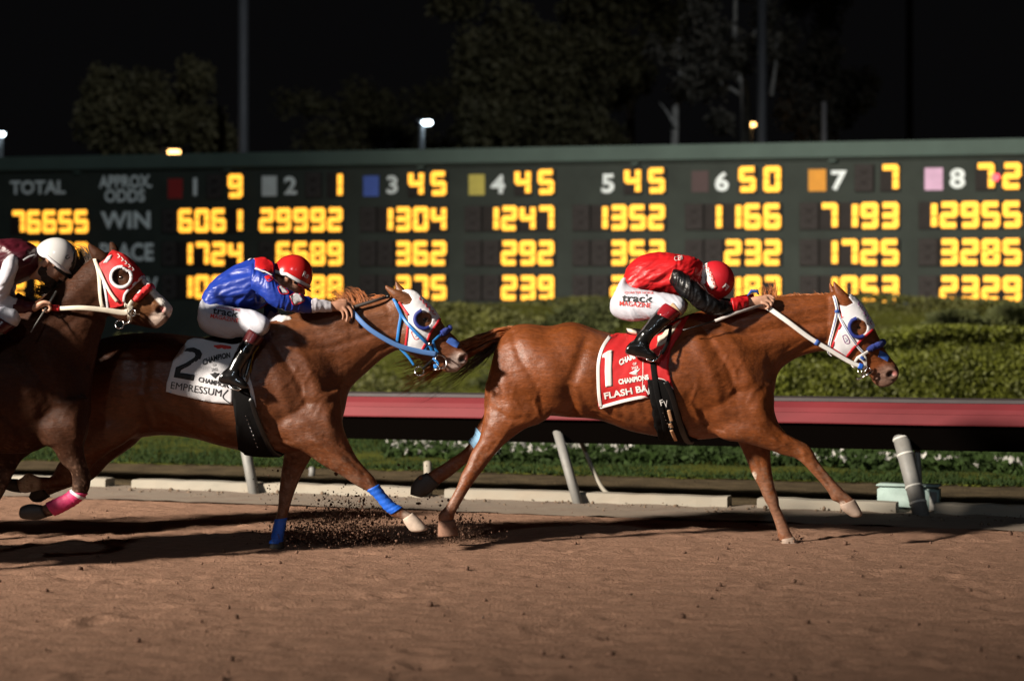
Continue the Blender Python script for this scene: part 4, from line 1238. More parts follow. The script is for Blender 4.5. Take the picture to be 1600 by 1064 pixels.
def mane(h, crest, n, ln, m, seed, up=.5, back=(-1, .2), r0=.0028, part='mane', far=1.0):
    """Short hair along the neck crest blown back, falling to the far side."""
    rr = random.Random(seed); yc = h['yc']
    S = spline(crest, 8); roots, paths = [], []
    for i in range(n):
        x, y = S[rr.randrange(len(S))][:2]
        x += rr.uniform(-4, 4); y += rr.uniform(1, 4)
        yy = yc + rr.uniform(-.018, .03)
        L = ln * rr.uniform(.5, 1.2); u = up * rr.uniform(.2, 1.4)
        roots.append(P(x, y, yy))
        ja, jb = rr.gauss(0, 3), rr.gauss(0, 2.5)
        paths.append([P(x + back[0] * L * .35 + ja * .4, y - u * L * .45 + jb * .4, yy + .02 * far), P(ja + x + back[0] * L * .7, y - u * L * .62 + back[1] * L * .2, yy + .06 * far), P(x + back[0] * L * 1.05 + rr.uniform(-6, 6) + ja, y - u * L * .45 + back[1] * L * .5 + jb * 1.4, yy + .11 * far)])
    return strands(part, roots, paths, r0, m, h['root'], seed, sub=4)
mane(h1, [(1130, 481), (1170, 470), (1212, 463), (1255, 460), (1298, 459)], 420, 15, M_hair1, 11, up=.25, back=(-1, .6))
mane(h1, [(1192, 466), (1204, 464), (1214, 463)], 60, 22, M_hair1, 12, up=1.3, back=(-.25, -.4))
mane(h2, [(470, 490), (510, 479), (545, 474), (580, 470), (610, 465)], 420, 20, M_hair1, 13, up=.55, back=(-1, .4))
mane(h2, [(537, 474), (556, 473), (575, 471)], 420, 27, M_hair1, 14, up=.95, back=(-.75, -.1), r0=.0019)
mane(h3, [(70, 462), (96, 443), (122, 422), (148, 403)], 520, 27, M_haird, 15, up=.5, back=(-.9, .1), r0=.0032)
mane(h3, [(104, 436), (124, 420), (146, 404)], 130, 40, M_haird, 16, up=.9, back=(-.75, 0), r0=.003)
# ================================================================== TACK AND CLOTHING HELPERS
def cast(bvhs, px, py, yc):
    d = (P(px, py, yc) - CAM).normalized()
    best = None
    for b in bvhs:
        h = b.ray_cast(CAM, d)
        if h[0] is not None and (best is None or h[3] < best[3]): best = h
    if best is not None: return best[0], best[1]
    q = P(px, py, yc)
    bb = None
    for b in bvhs:
        h = b.find_nearest(q)
        if h[0] is not None and (bb is None or h[3] < bb[3]): bb = h
    return bb[0], bb[1]

def resample(line, step, closed=True):
    L = [np.array(p, float) for p in line]
    if closed: L = L + [L[0]]
    out = []
    for a, b in zip(L[:-1], L[1:]):
        n = max(1, int(round(np.linalg.norm(b - a) / step)))
        out += [tuple(a + (b - a) * k / n) for k in range(n)]
    if not closed: out.append(tuple(L[-1]))
    return out

def ellipse(cx, cy, rx, ry=None, n=20, a0=0, a1=360):
    ry = ry or rx
    return [(cx + rx * math.cos(math.radians(a0 + (a1 - a0) * k / n)), cy + ry * math.sin(math.radians(a0 + (a1 - a0) * k / n))) for k in range(n + (0 if a1 - a0 == 360 else 1))]

def patch(poly, bvhs, yc, off=.006, th=.003, step=3.2, holes=(), wr=0.0, smooth=4, seed=1):
    """Cloth cut to an outline, laid on what lies behind it, with real thickness. Returns V, triangles."""
    B = resample(poly, step)
    pts = list(B); edges = [(i, (i + 1) % len(B)) for i in range(len(B))]
    for h in holes:
        k = len(pts); H = resample(h, step); pts += H
        edges += [(k + i, k + (i + 1) % len(H)) for i in range(len(H))]
    nb = len(pts)
    bx = np.array(B)
    gx, gy = np.meshgrid(np.arange(bx[:, 0].min(), bx[:, 0].max(), step), np.arange(bx[:, 1].min(), bx[:, 1].max(), step))
    gx, gy = gx.ravel() + (np.arange(gx.size) % 7) * .011, gy.ravel()
    ok = inside(gx, gy, B) & (seg_dist(gx, gy, B + [B[0]]) > step * .5)
    for h in holes: ok &= ~inside(gx, gy, h) & (seg_dist(gx, gy, list(h) + [h[0]]) > step * .5)
    pts += list(zip(gx[ok], gy[ok]))
    r = geometry.delaunay_2d_cdt([Vector(p) for p in pts], edges, [], 0, 1e-5)
    v2 = np.array([tuple(v) for v in r[0]]); T = np.array([t for t in r[2] if len(t) == 3])
    c = v2[T].mean(1)
    k = inside(c[:, 0], c[:, 1], B)
    for h in holes: k &= ~inside(c[:, 0], c[:, 1], h)
    T = T[k]
    V = []
    for x, y in v2: V.append(tuple(cast(bvhs, x, y, yc)[0]))
    V = np.array(V)
    for _ in range(smooth):
        e = np.vstack([T[:, [0, 1]], T[:, [1, 2]], T[:, [2, 0]]]); i = np.concatenate([e[:, 0], e[:, 1]]); j = np.concatenate([e[:, 1], e[:, 0]])
        n = np.bincount(i, minlength=len(V)).clip(1)
        M = np.stack([np.bincount(i, weights=V[j, a], minlength=len(V)) for a in range(3)], 1) / n[:, None]
        V[:, 1] += .5 * (M[:, 1] - V[:, 1])
    d1 = V[T[:, 1]] - V[T[:, 0]]; d2 = V[T[:, 2]] - V[T[:, 0]]
    fn = np.cross(d1, d2)
    flip = fn[:, 1] > 0
    T[flip] = T[flip][:, ::-1]; fn[flip] *= -1
    N = np.zeros_like(V)
    for q in range(3):
        for a in range(3): N[:, a] += np.bincount(T[:, q], weights=fn[:, a], minlength=len(V))
    N /= np.linalg.norm(N, axis=1, keepdims=True).clip(1e-9)
    if wr:
        w = vnoise(V * np.array((1, 1, .45)), 16, seed) + .5 * vnoise(V * np.array((.6, 1, 1)), 30, seed + 3)
        V = V + N * (wr * (.5 + .5 * w))[:, None]
    top, bot = V + N * (off + th), V + N * off
    n = len(V)
    # rim
    ed = {}
    for t in T:
        for q in range(3):
            a, b = int(t[q]), int(t[(q + 1) % 3])
            ed[(a, b)] = 1
    rim = [(a, b) for (a, b) in ed if (b, a) not in ed]
    Fc = [tuple(int(i) for i in t) for t in T] + [tuple(int(i) + n for i in t[::-1]) for t in T]
    for a, b in rim: Fc += [(b, a, a + n), (b, a + n, b + n)]
    return np.vstack([top, bot]), np.array(Fc)

def both(V, Fc, yc):
    """The same piece on both sides of the horse."""
    W = V.copy(); W[:, 1] = 2 * yc - W[:, 1]
    return np.vstack([V, W]), np.vstack([Fc, Fc[:, ::-1] + len(V)])

def bvh_of(V, Fc): return BVHTree.FromPolygons([tuple(v) for v in V], [tuple(int(i) for i in f) for f in Fc])

def wear(name, poly, bvhs, yc, m, parent, far=True, **k):
    V, Fc = patch(poly, bvhs, yc, **k)
    b = bvh_of(V, Fc)
    if far and name in ('hood', 'cloth', 'band', 'yoke'): V, Fc = both(V, Fc, yc)
    o = obj(name, V, Fc, m, parent)
    if far and name not in ('hood', 'cloth', 'band', 'yoke'):
        W = V.copy(); W[:, 1] = 2 * yc - W[:, 1]; obj(name, W, Fc[:, ::-1].copy(), m, parent)
    return o, b

def ribbon(name, line, bvhs, yc, width, m, parent, off=.008, th=.004, far=True, step=5, closed=False, rnd=False):
    pts = resample(line, step, closed)
    if len(line) > 2 and not closed:
        S = spline([tuple(p) for p in line], max(2, int(30 / step))); pts = [tuple(s) for s in S]
    H = [cast(bvhs, x, y, yc) for x, y in pts]
    C = [Vector(h[0]) for h in H]; Nn = [Vector(h[1]) for h in H]
    for _ in range(3):
        C = [C[0]] + [(C[i - 1] + C[i] * 2 + C[i + 1]) / 4 for i in range(1, len(C) - 1)] + [C[-1]]
        Nn = [Nn[0]] + [(Nn[i - 1] + Nn[i] * 2 + Nn[i + 1]).normalized() for i in range(1, len(Nn) - 1)] + [Nn[-1]]
    V, Fc = [], []
    prof = [(-.5, 0), (-.5, .7), (-.36, 1), (.36, 1), (.5, .7), (.5, 0)] if not rnd else [(.5 * math.cos(a), .5 + .5 * math.sin(a)) for a in np.linspace(-2.6, 2.6 + 1.04 * 0, 8)]
    k = len(prof); n = len(C)
    for i, c in enumerate(C):
        t = (C[min(i + 1, n - 1)] - C[max(i - 1, 0)]).normalized(); nn = Nn[i]
        s = nn.cross(t).normalized(); nn = t.cross(s).normalized()
        for a, b in prof: V.append((c + s * (a * width) + nn * (off + b * th))[:])
    for i in range(n - 1):
        for j in range(k):
            j2 = (j + 1) % k
            q = (i * k + j, (i + 1) * k + j, (i + 1) * k + j2, i * k + j2)
            Fc += [(q[0], q[1], q[2]), (q[0], q[2], q[3])]
    for j in range(1, k - 1): Fc += [(0, j, j + 1), ((n - 1) * k, (n - 1) * k + j + 1, (n - 1) * k + j)]
    V, Fc = np.array(V), np.array(Fc)
    o = obj(name, V, Fc, m, parent, smooth=False)
    if far:
        W = V.copy(); W[:, 1] = 2 * yc - W[:, 1]
        obj(name, W, Fc[:, ::-1].copy(), m, parent, smooth=False)
    return o

def lettering(s, p0, p1, hpx, bvhs, yc, m, parent, off=.004, bold=0.0, shear=0.0, name='lettering', th=.0012, arc=0.0):
    A, Fc, lo, hi = text_mesh(s, bold, shear)
    dx, dy = p1[0] - p0[0], p1[1] - p0[1]; L = math.hypot(dx, dy); dx, dy = dx / L, dy / L
    sx, sy = L / (hi[0] - lo[0]), hpx / (hi[1] - lo[1])
    V = []
    for a in A:
        u, v = (a[0] - lo[0]) * sx, (a[1] - lo[1]) * sy
        v += arc * 4 * (u / L) * (1 - u / L)
        h, n = cast(bvhs, p0[0] + dx * u + dy * v, p0[1] + dy * u - dx * v, yc)
        V.append(h + Vector((0, -1, 0)) * off)
    return obj(name, np.array([v[:] for v in V]), Fc, m, parent, smooth=False)

def ring3(c, R, r, m, name, parent, ax=(0, 1, 0), sx=1.0, n=20, rot=0.0):
    pts = []
    for i in range(n + 1):
        a = 2 * math.pi * i / n
        x, z = R * sx * math.cos(a), R * math.sin(a)
        pts.append(Vector(c) + Vector((x * math.cos(rot) - z * math.sin(rot), .012 * math.sin(a), x * math.sin(rot) + z * math.cos(rot))))
    mb = MB(); mb.tube(pts, r, 8); return mb.build(name, m, parent)

M_white = mat('white_fabric', (.62, .61, .63), rough=.75, noise=.05, nscale=20, bump=.25, bscale=45, bdist=.004, sheen=.1)
M_redf = mat('red_fabric', (.52, .014, .016), rough=.6, noise=.10, nscale=15, bump=.25, bscale=40, bdist=.004)
M_redtrim = mat('red_trim', (.50, .012, .02), rough=.55)
M_bluecup = mat('blue_cup', (.022, .034, .19), rough=.55, spec=.3)
M_fleece = mat('blue_fleece', (.018, .035, .21), rough=.95, noise=.4, nscale=60, bump=1.0, bscale=160, bdist=.006, sheen=.05)
M_bluestrap = mat('blue_strap', (.02, .17, .48), rough=.42, spec=.5)
M_bluetape = mat('blue_tape', (.03, .09, .34), rough=.6)
M_bluewrap = mat('blue_wrap', (.012, .115, .60), rough=.5, noise=.2, nscale=20, bump=.5, bscale=70)
M_palewrap = mat('pale_blue_wrap', (.22, .42, .62), rough=.6, noise=.2, nscale=20, bump=.5, bscale=70)
M_pinkwrap = mat('pink_wrap', (.55, .03, .13), rough=.6, noise=.2, nscale=20, bump=.5, bscale=70)
M_whitestrap = mat('white_strap', (.74, .72, .69), rough=.4, spec=.5, noise=.08, nscale=30)
M_cream = mat('cream_leather', (.68, .62, .50), rough=.5, noise=.1, nscale=30)
M_chrome = mat('chrome', (.7, .69, .68), rough=.16, metal=1)
M_black = mat('black_leather', (.006, .0055, .0055), rough=.32, spec=.5, noise=.2, nscale=30)
M_blackmat = mat('black_webbing', (.005, .0045, .0045), rough=.8, spec=.12, bump=.3, bscale=120)
M_tan = mat('tan_leather', (.50, .29, .16), rough=.6, noise=.2, nscale=40)
M_blackprint = mat('black_print', (.012, .012, .013), rough=.7)
M_redprint = mat('red_print', (.55, .03, .02), rough=.7)
M_whiteprint = mat('white_print', (.80, .77, .74), rough=.7)
M_purple = mat('purple_print', (.18, .03, .16), rough=.7)

def hood(h, poly, eye, rh, m, trim, trim_lines, cup=None, cupm=None, cup_arc=(95, 280), ringm=None, step=2.6, trimw=.014):
    b, yc, root = h['bvh'], h['yc'], h['root']
    o, hb = wear('hood', poly, [b], yc, m, root, off=.0035, th=.004, step=step, holes=[ellipse(eye[0], eye[1], rh, rh, 22)], wr=.004, smooth=2)
    for ln in trim_lines: ribbon('hood_trim', ln, [hb, b], yc, trimw, trim, o, off=.001, th=.004, step=3)
    if cup:
        arc = ellipse(eye[0] - .6, eye[1], rh + 2.2, rh + 2.2, 26, *cup_arc)
        ribbon('eye_cup', arc, [hb, b], yc, .026, cupm, o, off=.002, th=.020, step=2.5, rnd=True)
    if ringm:
        ribbon('eye_cup', ellipse(eye[0], eye[1], rh + 1.5, rh + 1.5, 30, 0, 357), [hb, b], yc, .022, ringm, o, off=.002, th=.012, step=2.5, rnd=True)
    return o, hb

def fleece_band(h, p0, p1, r, m, bvhs, name='noseband_fleece', marks=None):
    """Thick soft roll over the nose, carried round to the other side."""
    yc = h['yc']
    H = [cast(bvhs, p0[0] + (p1[0] - p0[0]) * t, p0[1] + (p1[1] - p0[1]) * t, yc)[0] for t in np.linspace(0, 1, 7)]
    pts = [Vector(q) + Vector((0, -r * .5, 0)) for q in H]
    top = P(p1[0] + 1, p1[1] - 1.5, yc)
    pts.append(Vector((top.x, yc - .012, top.z)))
    far = [Vector((q.x, 2 * yc - q.y, q.z)) for q in reversed(pts)]
    al = pts + far
    S = spline([p[:] for p in al], 4)
    n = len(S)
    V, Fc = tube([Vector(s) for s in S], [r * min(1, .55 + 1.6 * min(i, n - 1 - i) / n * 3) for i in range(n)], 14)
    V = np.array([v[:] for v in V]); c = np.repeat(S[:, :3], 14, 0)
    V = V + (V - c) * (.16 * vnoise(V, 110, 3) + .10 * vnoise(V, 220, 4))[:, None]
    return obj(name, V, Fc, m, h['root'])

def rein_path(name, pts, r, m, parent, flat=.3, n=10, sub=6):
    S = spline([p[:] for p in pts], sub)
    mb = MB(); V, Fc = tube([Vector(s) for s in S], [r[0] + (r[1] - r[0]) * i / (len(S) - 1) for i in range(len(S))], n, flat); mb.add(V, Fc)
    return mb.build(name, m, parent)

# ================================================================== HORSE ONE: white hood, white bridle
B1, R1 = h1['bvh'], h1['root']
hp1 = [(1332.5, 474), (1326, 466), (1320, 458.5), (1329, 461), (1338, 467), (1348, 479), (1357.5, 492), (1365, 507), (1364, 515), (1350, 527), (1339, 538), (1332.5, 544), (1322, 558.6), (1299.5, 544), (1307, 524), (1314.6, 505), (1316.4, 497), (1313.5, 484), (1312, 477), (1322, 479)]
ho1, hb1 = hood(h1, hp1, (1342, 512), 12.2, M_white, M_redtrim, [[(1364, 515), (1350, 527), (1339, 538), (1331, 547), (1322, 558.6)], [(1322, 558.6), (1311, 551), (1299.5, 544)], [(1299.5, 544), (1307, 524), (1314.6, 505)], [(1316.4, 497), (1313.5, 484), (1312, 477)]],
      cup=True, cupm=M_bluecup, cup_arc=(62, 258))
ribbon('diamond_mark', [(1316.5, 525), (1322.5, 524), (1327.5, 535), (1321, 536), (1316.5, 525)], [hb1], 0, .0045, M_purple, ho1, off=.0012, th=.001, far=False, step=2)
ribbon('diamond_mark', [(1320, 528), (1324, 531.5), (1321, 534)], [hb1], 0, .003, M_bluecup, ho1, off=.0012, th=.001, far=False, step=2)
for k in range(5):
    ribbon('crown_mark', [(1343 + 4.6 * k, 472 + 7.2 * k), (1341 + 4.6 * k, 476 + 7 * k), (1345 + 4.4 * k, 479 + 7 * k)], [hb1], 0, .006, M_purple, ho1, off=.0012, th=.001, far=False, step=2)
for ln, w in (([(1304, 463), (1306, 475), (1307.5, 487), (1302, 515), (1296, 543), (1296.5, 552), (1299, 557)], .022), ([(1307, 478), (1310, 492), (1322, 516), (1336, 537), (1348.6, 551)], .017)):
    ribbon('bridle_strap', ln, [hb1, B1], 0, w, M_whitestrap, R1, off=.007, th=.005)
    ribbon('strap_piping', ln, [hb1, B1], 0, w * .28, M_bluetape, R1, off=.0105, th=.002)
ribbon('strap_keeper', [(1303.5, 487), (1311, 487)], [hb1, B1], 0, .02, M_bluetape, R1, off=.011, th=.005, step=3)
fleece_band(h1, (1354.5, 547), (1378, 536.5), .021, M_fleece, [B1])
ribbon('nose_strip', [(1373, 552.5), (1379, 555), (1388, 561)], [B1], 0, .045, M_bluetape, R1, off=.002, th=.003, step=3)
for ln, w in (([(1356, 548), (1348, 553), (1341, 558)], .02), ([(1341, 557), (1336, 565), (1336, 574)], .017), ([(1341, 557), (1349, 563), (1352, 570)], .017), ([(1348, 551), (1352, 560), (1353, 572)], .013)):
    ribbon('bridle_strap', ln, [B1], 0, w, M_whitestrap, R1, off=.009, th=.005, step=3)
ribbon('strap_keeper', [(1344, 556), (1350, 561)], [B1], 0, .018, M_bluetape, R1, off=.014, th=.005, step=3)
bc = cast([B1], 1352, 577, 0)[0]
ring3(bc + Vector((.0, -.025, -.01)), .030, .0042, M_chrome, 'bit_ring', R1)
ring3(bc + Vector((.0, 2 * -bc.y + .025 - 2 * 0, -.01)), .030, .0042, M_chrome, 'bit_ring', R1)
for a, b in (((1364, 578), (1342, 592)), ((1358, 571), (1347, 583)), ((1342, 592), (1338, 591)), ((1350, 586), (1364, 580))):
    mb = MB(); mb.tube([P(*a, -.085), P((a[0] + b[0]) / 2 + 1, (a[1] + b[1]) / 2 + 1.5, -.095), P(*b, -.08)], .0062, 8); mb.build('bit_shank', M_chrome, R1)
ra = [P(1199, 480, -.125), P(1230, 502, -.15), P(1265, 528, -.14), P(1300, 549, -.125), P(1330, 566.5, -.11), P(1352, 574.5, -.10)]
rn = rein_path('rein', ra, (.0165, .0135), M_whitestrap, R1)
rb = spline([p[:] for p in ra], 12)
for t0, t1 in ((.46, .475), (.90, .955)):
    i0, i1 = int(t0 * (len(rb) - 1)), int(t1 * (len(rb) - 1)) + 1
    mb = MB(); V, Fc = tube([Vector(q) for q in rb[i0:i1 + 1]], .0185, 10, .36); mb.add(V, Fc); mb.build('rein_tape', M_bluewrap if t0 > .5 else M_bluetape, rn)
rein_path('rein', [P(1202, 478, .06), P(1250, 512, .15), P(1310, 552, .12), P(1350, 574, .09)], (.014, .012), M_whitestrap, R1)
# pale bandage on the far hind leg
def legwrap(h, secs, m, grow=.006, name='leg_wrap', edge=None):
    S = [(s[0], s[1], s[2], s[3], s[4] + grow, s[5]) for s in secs]
    g = grow * 240
    S = [(a + (a - c) / max(math.hypot(a - c, b - d), 1) * g, b + (b - d) / max(math.hypot(a - c, b - d), 1) * g, c - (a - c) / max(math.hypot(a - c, b - d), 1) * g, d - (b - d) / max(math.hypot(a - c, b - d), 1) * g, w, y) for a, b, c, d, w, y in S]
    V, T = loft(S, h['yc'], 22, 8)
    V = V.astype(float); 
    N = normals(V, T); 
    k = np.repeat(np.arange((len(S) - 1) * 8 + 1), 22)
    rid = np.where(k % 4 < 2, .0022, -.0010)
    V[:len(k)] += (N[:len(k)] * np.sign(np.einsum('ij,ij->i', N[:len(k)], V[:len(k)] - V[:len(k)].mean(0)))[:, None]) * rid[:, None] * .6
    return obj(name, V, T, m, h['root'])
legwrap(h1, [HF1[3], HF1[4], (748, 709, 733, 690, .043, .14)], M_palewrap)

# ================================================================== HORSE TWO: white hood, blue bridle
B2, R2, Y2 = h2['bvh'], h2['root'], h2['yc']
hp2 = [(641, 475), (644, 468), (639, 460), (628.5, 454.5), (640.5, 453.5), (651, 458), (659, 465), (667, 472), (680, 485), (687, 498), (682, 507), (673, 519), (667.5, 532), (658.6, 548), (646, 545), (633.6, 541.6), (636, 522), (638, 505), (638, 492.5), (630, 481), (623.5, 472), (633, 477)]
ho2, hb2 = hood(h2, hp2, (663, 499.6), 11.6, M_white, M_redtrim, [[(687, 498), (682, 507), (673, 519), (667.5, 532), (658.6, 548)], [(633.6, 541.6), (636, 522), (638, 505)], [(638, 492.5), (630, 481), (623.5, 472)]],
      cup=True, cupm=M_bluecup, cup_arc=(58, 254))
ribbon('diamond_mark', [(642.5, 519), (650, 516.5), (655, 527), (648.5, 530), (642.5, 519)], [hb2], Y2, .0045, M_redtrim, ho2, off=.0012, th=.001, far=False, step=2)
ribbon('diamond_mark', [(648, 521), (651.5, 525), (648.5, 526)], [hb2], Y2, .003, M_bluecup, ho2, off=.0012, th=.001, far=False, step=2)
for k in range(5):
    ribbon('crown_mark', [(657 + 5 * k, 463 + 5.6 * k), (656 + 5 * k, 468 + 5.5 * k), (661 + 5 * k, 470 + 5.4 * k)], [hb2], Y2, .006, M_redtrim, ho2, off=.0012, th=.001, far=False, step=2)
for ln, w in (([(616, 466), (621, 480), (626.5, 491), (624, 510), (622, 528), (621, 541)], .019), ([(620, 476), (626.5, 491), (640, 509), (655, 525), (667.5, 537)], .019),
              ([(675, 533.5), (683, 527), (689, 522)], .016), ([(668, 536), (673, 543), (676, 552), (684, 556)], .020), ([(668, 538), (664, 546), (668, 553)], .018), ([(676, 534), (680, 545), (685, 552)], .016)):
    ribbon('bridle_strap', ln, [hb2, B2], Y2, w, M_bluestrap, R2, off=.007, th=.006)
fleece_band(h2, (687, 523.5), (701, 514.5), .020, M_fleece, [B2])
ribbon('nose_strip', [(700, 530), (706, 534), (716, 540)], [B2], Y2, .045, M_bluetape, R2, off=.002, th=.003, step=3)
for px, py, s in ((672, 537.5, .012), (684, 553, .012)):
    c = cast([hb2, B2], px, py, Y2)[0] + Vector((0, -.02, 0))
    mb = MB(); V, T = ball(c, (s, s * .6, s)); mb.add(V, [tuple(f) for f in T]); mb.build('buckle', M_chrome, R2)
ring3(P(655.5, 580, Y2 - .09), .028, .0045, M_chrome, 'martingale_ring', R2)
ring3(P(689, 565, Y2 - .10), .045, .005, M_chrome, 'bit_ring', R2, sx=.72, rot=.5)
ring3(P(689, 565, Y2 + .10), .045, .005, M_chrome, 'bit_ring', R2, sx=.72, rot=.5)
rein_path('martingale_strap', [P(625, 544, Y2 - .10), P(638, 558, Y2 - .10), P(647, 571, Y2 - .095)], (.009, .007), M_bluestrap, R2)
rein_path('martingale_strap', [P(660, 577, Y2 - .09), P(668, 569, Y2 - .095), P(676, 562, Y2 - .10)], (.0075, .0075), M_blackmat, R2)
rein_path('bit_strap', [P(676, 560, Y2 - .095), P(684, 568, Y2 - .10), P(680, 574, Y2 - .10), P(679, 569, Y2 - .10)], (.009, .008), M_bluestrap, R2)
mb = MB(); mb.tube([P(694, 570, Y2 - .09), P(686, 577, Y2 - .10), P(676, 578, Y2 - .095)], .0045, 8); mb.build('bit_shank', M_chrome, R2)
ra2 = [P(549, 485, Y2 - .11), P(570, 508, Y2 - .14), P(592, 524, Y2 - .145), P(622, 540, Y2 - .135), P(655, 549, Y2 - .12), P(683, 553.5, Y2 - .11)]
rn2 = rein_path('rein', ra2, (.0155, .0165), mat('blue_rein', (.075, .17, .40), rough=.45), R2)
rein_path('rein', [P(450, 497, Y2 + .02), P(520, 488, Y2 + .13), P(600, 530, Y2 + .14), P(680, 553, Y2 + .11)], (.012, .012), M_bluestrap, R2)
legwrap(h2, [(591, 757, 573.5, 765.5, .036, -.15), (603, 773, 587, 777.5, .032, -.15), (616, 786, 600, 793.5, .032, -.15), (628, 792.5, 611, 803, .036, -.15)], M_bluewrap)
legwrap(h2, [(447.5, 809, 430.5, 811, .032, .15), (444, 826, 427, 828, .033, .15), (441.5, 840, 424, 841, .038, .15), (441, 848, 421.5, 848, .043, .15)], M_bluewrap)

# ================================================================== HORSE THREE: red hood
B3, R3, Y3 = h3['bvh'], h3['root'], h3['yc']
hp3 = [(171, 396), (178, 393), (195, 398), (209, 411), (221, 424), (224, 431), (214, 440), (204, 450), (194.5, 461), (193.5, 477), (180, 481), (168.5, 482), (166, 462), (161, 436), (155.5, 412), (164, 405)]
ho3, hb3 = hood(h3, hp3, (189.5, 433.5), 14, M_redf, M_white, [[(224, 431), (214, 440), (204, 450), (194.5, 461), (193.5, 477)], [(168.5, 482), (166, 462), (161, 436)]], ringm=M_white)
wear('ear_patch', [(161, 411), (168, 401), (175, 398), (173, 405), (166, 411)], [hb3], Y3, M_white, ho3, off=.001, th=.002, step=2)
for k in range(5):
    ribbon('crown_mark', [(184 + 5.6 * k, 397 + 5.2 * k), (187 + 5.6 * k, 401 + 5.2 * k), (184 + 5.6 * k, 403 + 5 * k)], [hb3], Y3, .006, M_whiteprint, ho3, off=.0012, th=.001, far=False, step=2)
for ln, w in (([(149, 404), (153, 420), (156, 440), (158, 462), (160.5, 480)], .022), ([(152, 415), (162, 436), (173, 456), (184, 471)], .018), ([(193, 476), (200, 478), (207, 481)], .022), ([(207, 470), (202, 478), (203, 492), (203, 500)], .024)):
    ribbon('bridle_strap', ln, [hb3, B3], Y3, w, M_cream, R3, off=.008, th=.006)
fb3 = fleece_band(h3, (210, 470), (233, 449), .021, M_redf, [B3])
for px, py in ((219, 457.5), (231, 447)):
    wear('diamond_mark', [(px - 6, py + 4), (px - 1, py - 3.5), (px + 5, py - 4), (px + 1, py + 3.5)], [bvh_of(np.array([v.co[:] for v in fb3.data.vertices]), np.array([p.vertices[:] if len(p.vertices) == 3 else p.vertices[:3] for p in fb3.data.polygons])), B3], Y3, M_white, fb3, off=.003, th=.004, step=2.5, smooth=6)
ra3 = [P(78, 480, Y3 - .13), P(92, 482, Y3 - .15), P(125, 481, Y3 - .17), P(160, 484, Y3 - .15), P(190, 488.5, Y3 - .125), P(200, 487, Y3 - .12)]
rn3 = rein_path('rein', ra3, (.011, .018), M_cream, R3)
mb = MB(); V, Fc = tube([P(79, 480, Y3 - .132), P(86, 481.5, Y3 - .14), P(93, 482, Y3 - .152)], .0175, 10, .5); mb.add(V, Fc); mb.build('rein_tape', M_redf, rn3)
rein_path('rein', [P(80, 482, Y3 + .08), P(120, 486, Y3 + .16), P(160, 488, Y3 + .14), P(200, 488, Y3 + .11)], (.012, .012), M_cream, R3)
ring3(P(187, 507, Y3 - .09), .025, .0045, M_chrome, 'bit_ring', R3)
ring3(P(207, 489, Y3 - .10), .020, .005, M_chrome, 'bit_ring', R3)
mb = MB(); mb.tube([P(193, 507, Y3 - .09), P(202, 504, Y3 - .095), P(206, 493, Y3 - .10)], .005, 8); mb.build('bit_shank', M_chrome, R3)
mb = MB(); mb.tube([P(208, 489, Y3 - .10), P(218, 491, Y3 - .085)], .0055, 8); mb.build('bit_shank', M_chrome, R3)
legwrap(h3, [(136, 783 - 12, 115, 768, .038, -.15), (127, 781, 110, 766.5, .036, -.15), (116, 789, 103, 772, .033, -.15), (98, 799, 84, 781, .033, -.15), (86, 804.5, 73, 786, .037, -.15)], M_pinkwrap)
legwrap(h3, [(133, 777, 112.5, 765, .040, -.15), (129, 780, 109.5, 766.5, .039, -.15)], M_white, name='wrap_edge')

# ================================================================== SADDLE CLOTHS, GIRTHS, SADDLES
def cloth_thing(label, loc, name='saddle_cloth', cat='saddle cloth', group=None): return thing(name, label, cat, loc, group)
# red cloth of horse one
c1 = cloth_thing('red saddle cloth with white border and number 1 on the leading horse', P(1000, 560, 0))
cp1 = [(953, 525), (968, 521), (985, 520), (1020, 519), (1050, 507), (1076, 493), (1065, 521), (1055, 536), (1048, 548), (1044, 571), (1047, 590), (1052.5, 608), (1036, 598), (1013, 598), (1013, 620.6), (975, 628), (936.5, 639), (933.5, 618), (932.4, 596), (932.4, 567), (939.6, 543)]
co1, cb1 = wear('cloth', cp1, [B1], 0, M_redf, c1, off=.006, th=.004, step=4, wr=.006)
for ln in ([(953, 525.5), (941.5, 543), (935, 567), (934.8, 596), (936, 618), (938.6, 636)], [(937.5, 636.5), (975, 626), (1013, 618.2)]):
    ribbon('border', ln, [cb1], 0, .021, M_whiteprint, c1, off=.0015, th=.0015, step=4)
wear('number', [(941.5, 554), (950, 548), (956.5, 547), (956, 575), (957.5, 603), (946, 604.5), (945, 580), (945.5, 559.5), (941, 561)], [cb1], 0, M_whiteprint, c1, far=False, off=.002, th=.001, step=3)
lettering('CHAMPION', (969, 571.5), (1012, 555), 9, [cb1], 0, M_whiteprint, c1, bold=.05, shear=.2, arc=2)
lettering('OF', (989, 571), (995, 570), 4.2, [cb1], 0, M_whiteprint, c1, bold=.02)
lettering('2022', (987, 577.5), (997.5, 575.5), 4.2, [cb1], 0, M_whiteprint, c1, bold=.02)
wear('horse_emblem', [(983, 583), (990, 579.5), (994, 576.5), (996, 578.5), (1001, 575), (998, 580), (995, 583), (997, 586), (990, 586)], [cb1], 0, M_whiteprint, c1, far=False, off=.001, th=.001, step=2)
lettering('CHAMPIONS', (967, 601), (1014, 593), 8.5, [cb1], 0, M_whiteprint, c1, bold=.05)
lettering('FLASH BAR', (945, 624), (1024, 608.5), 10.5, [cb1], 0, M_whiteprint, c1, bold=.03)
ribbon('panel_line', [(1004.5, 556), (1004.5, 590), (1004, 608), (1011, 610.5)], [cb1], 0, .004, M_whiteprint, c1, off=.0015, th=.001, far=False)
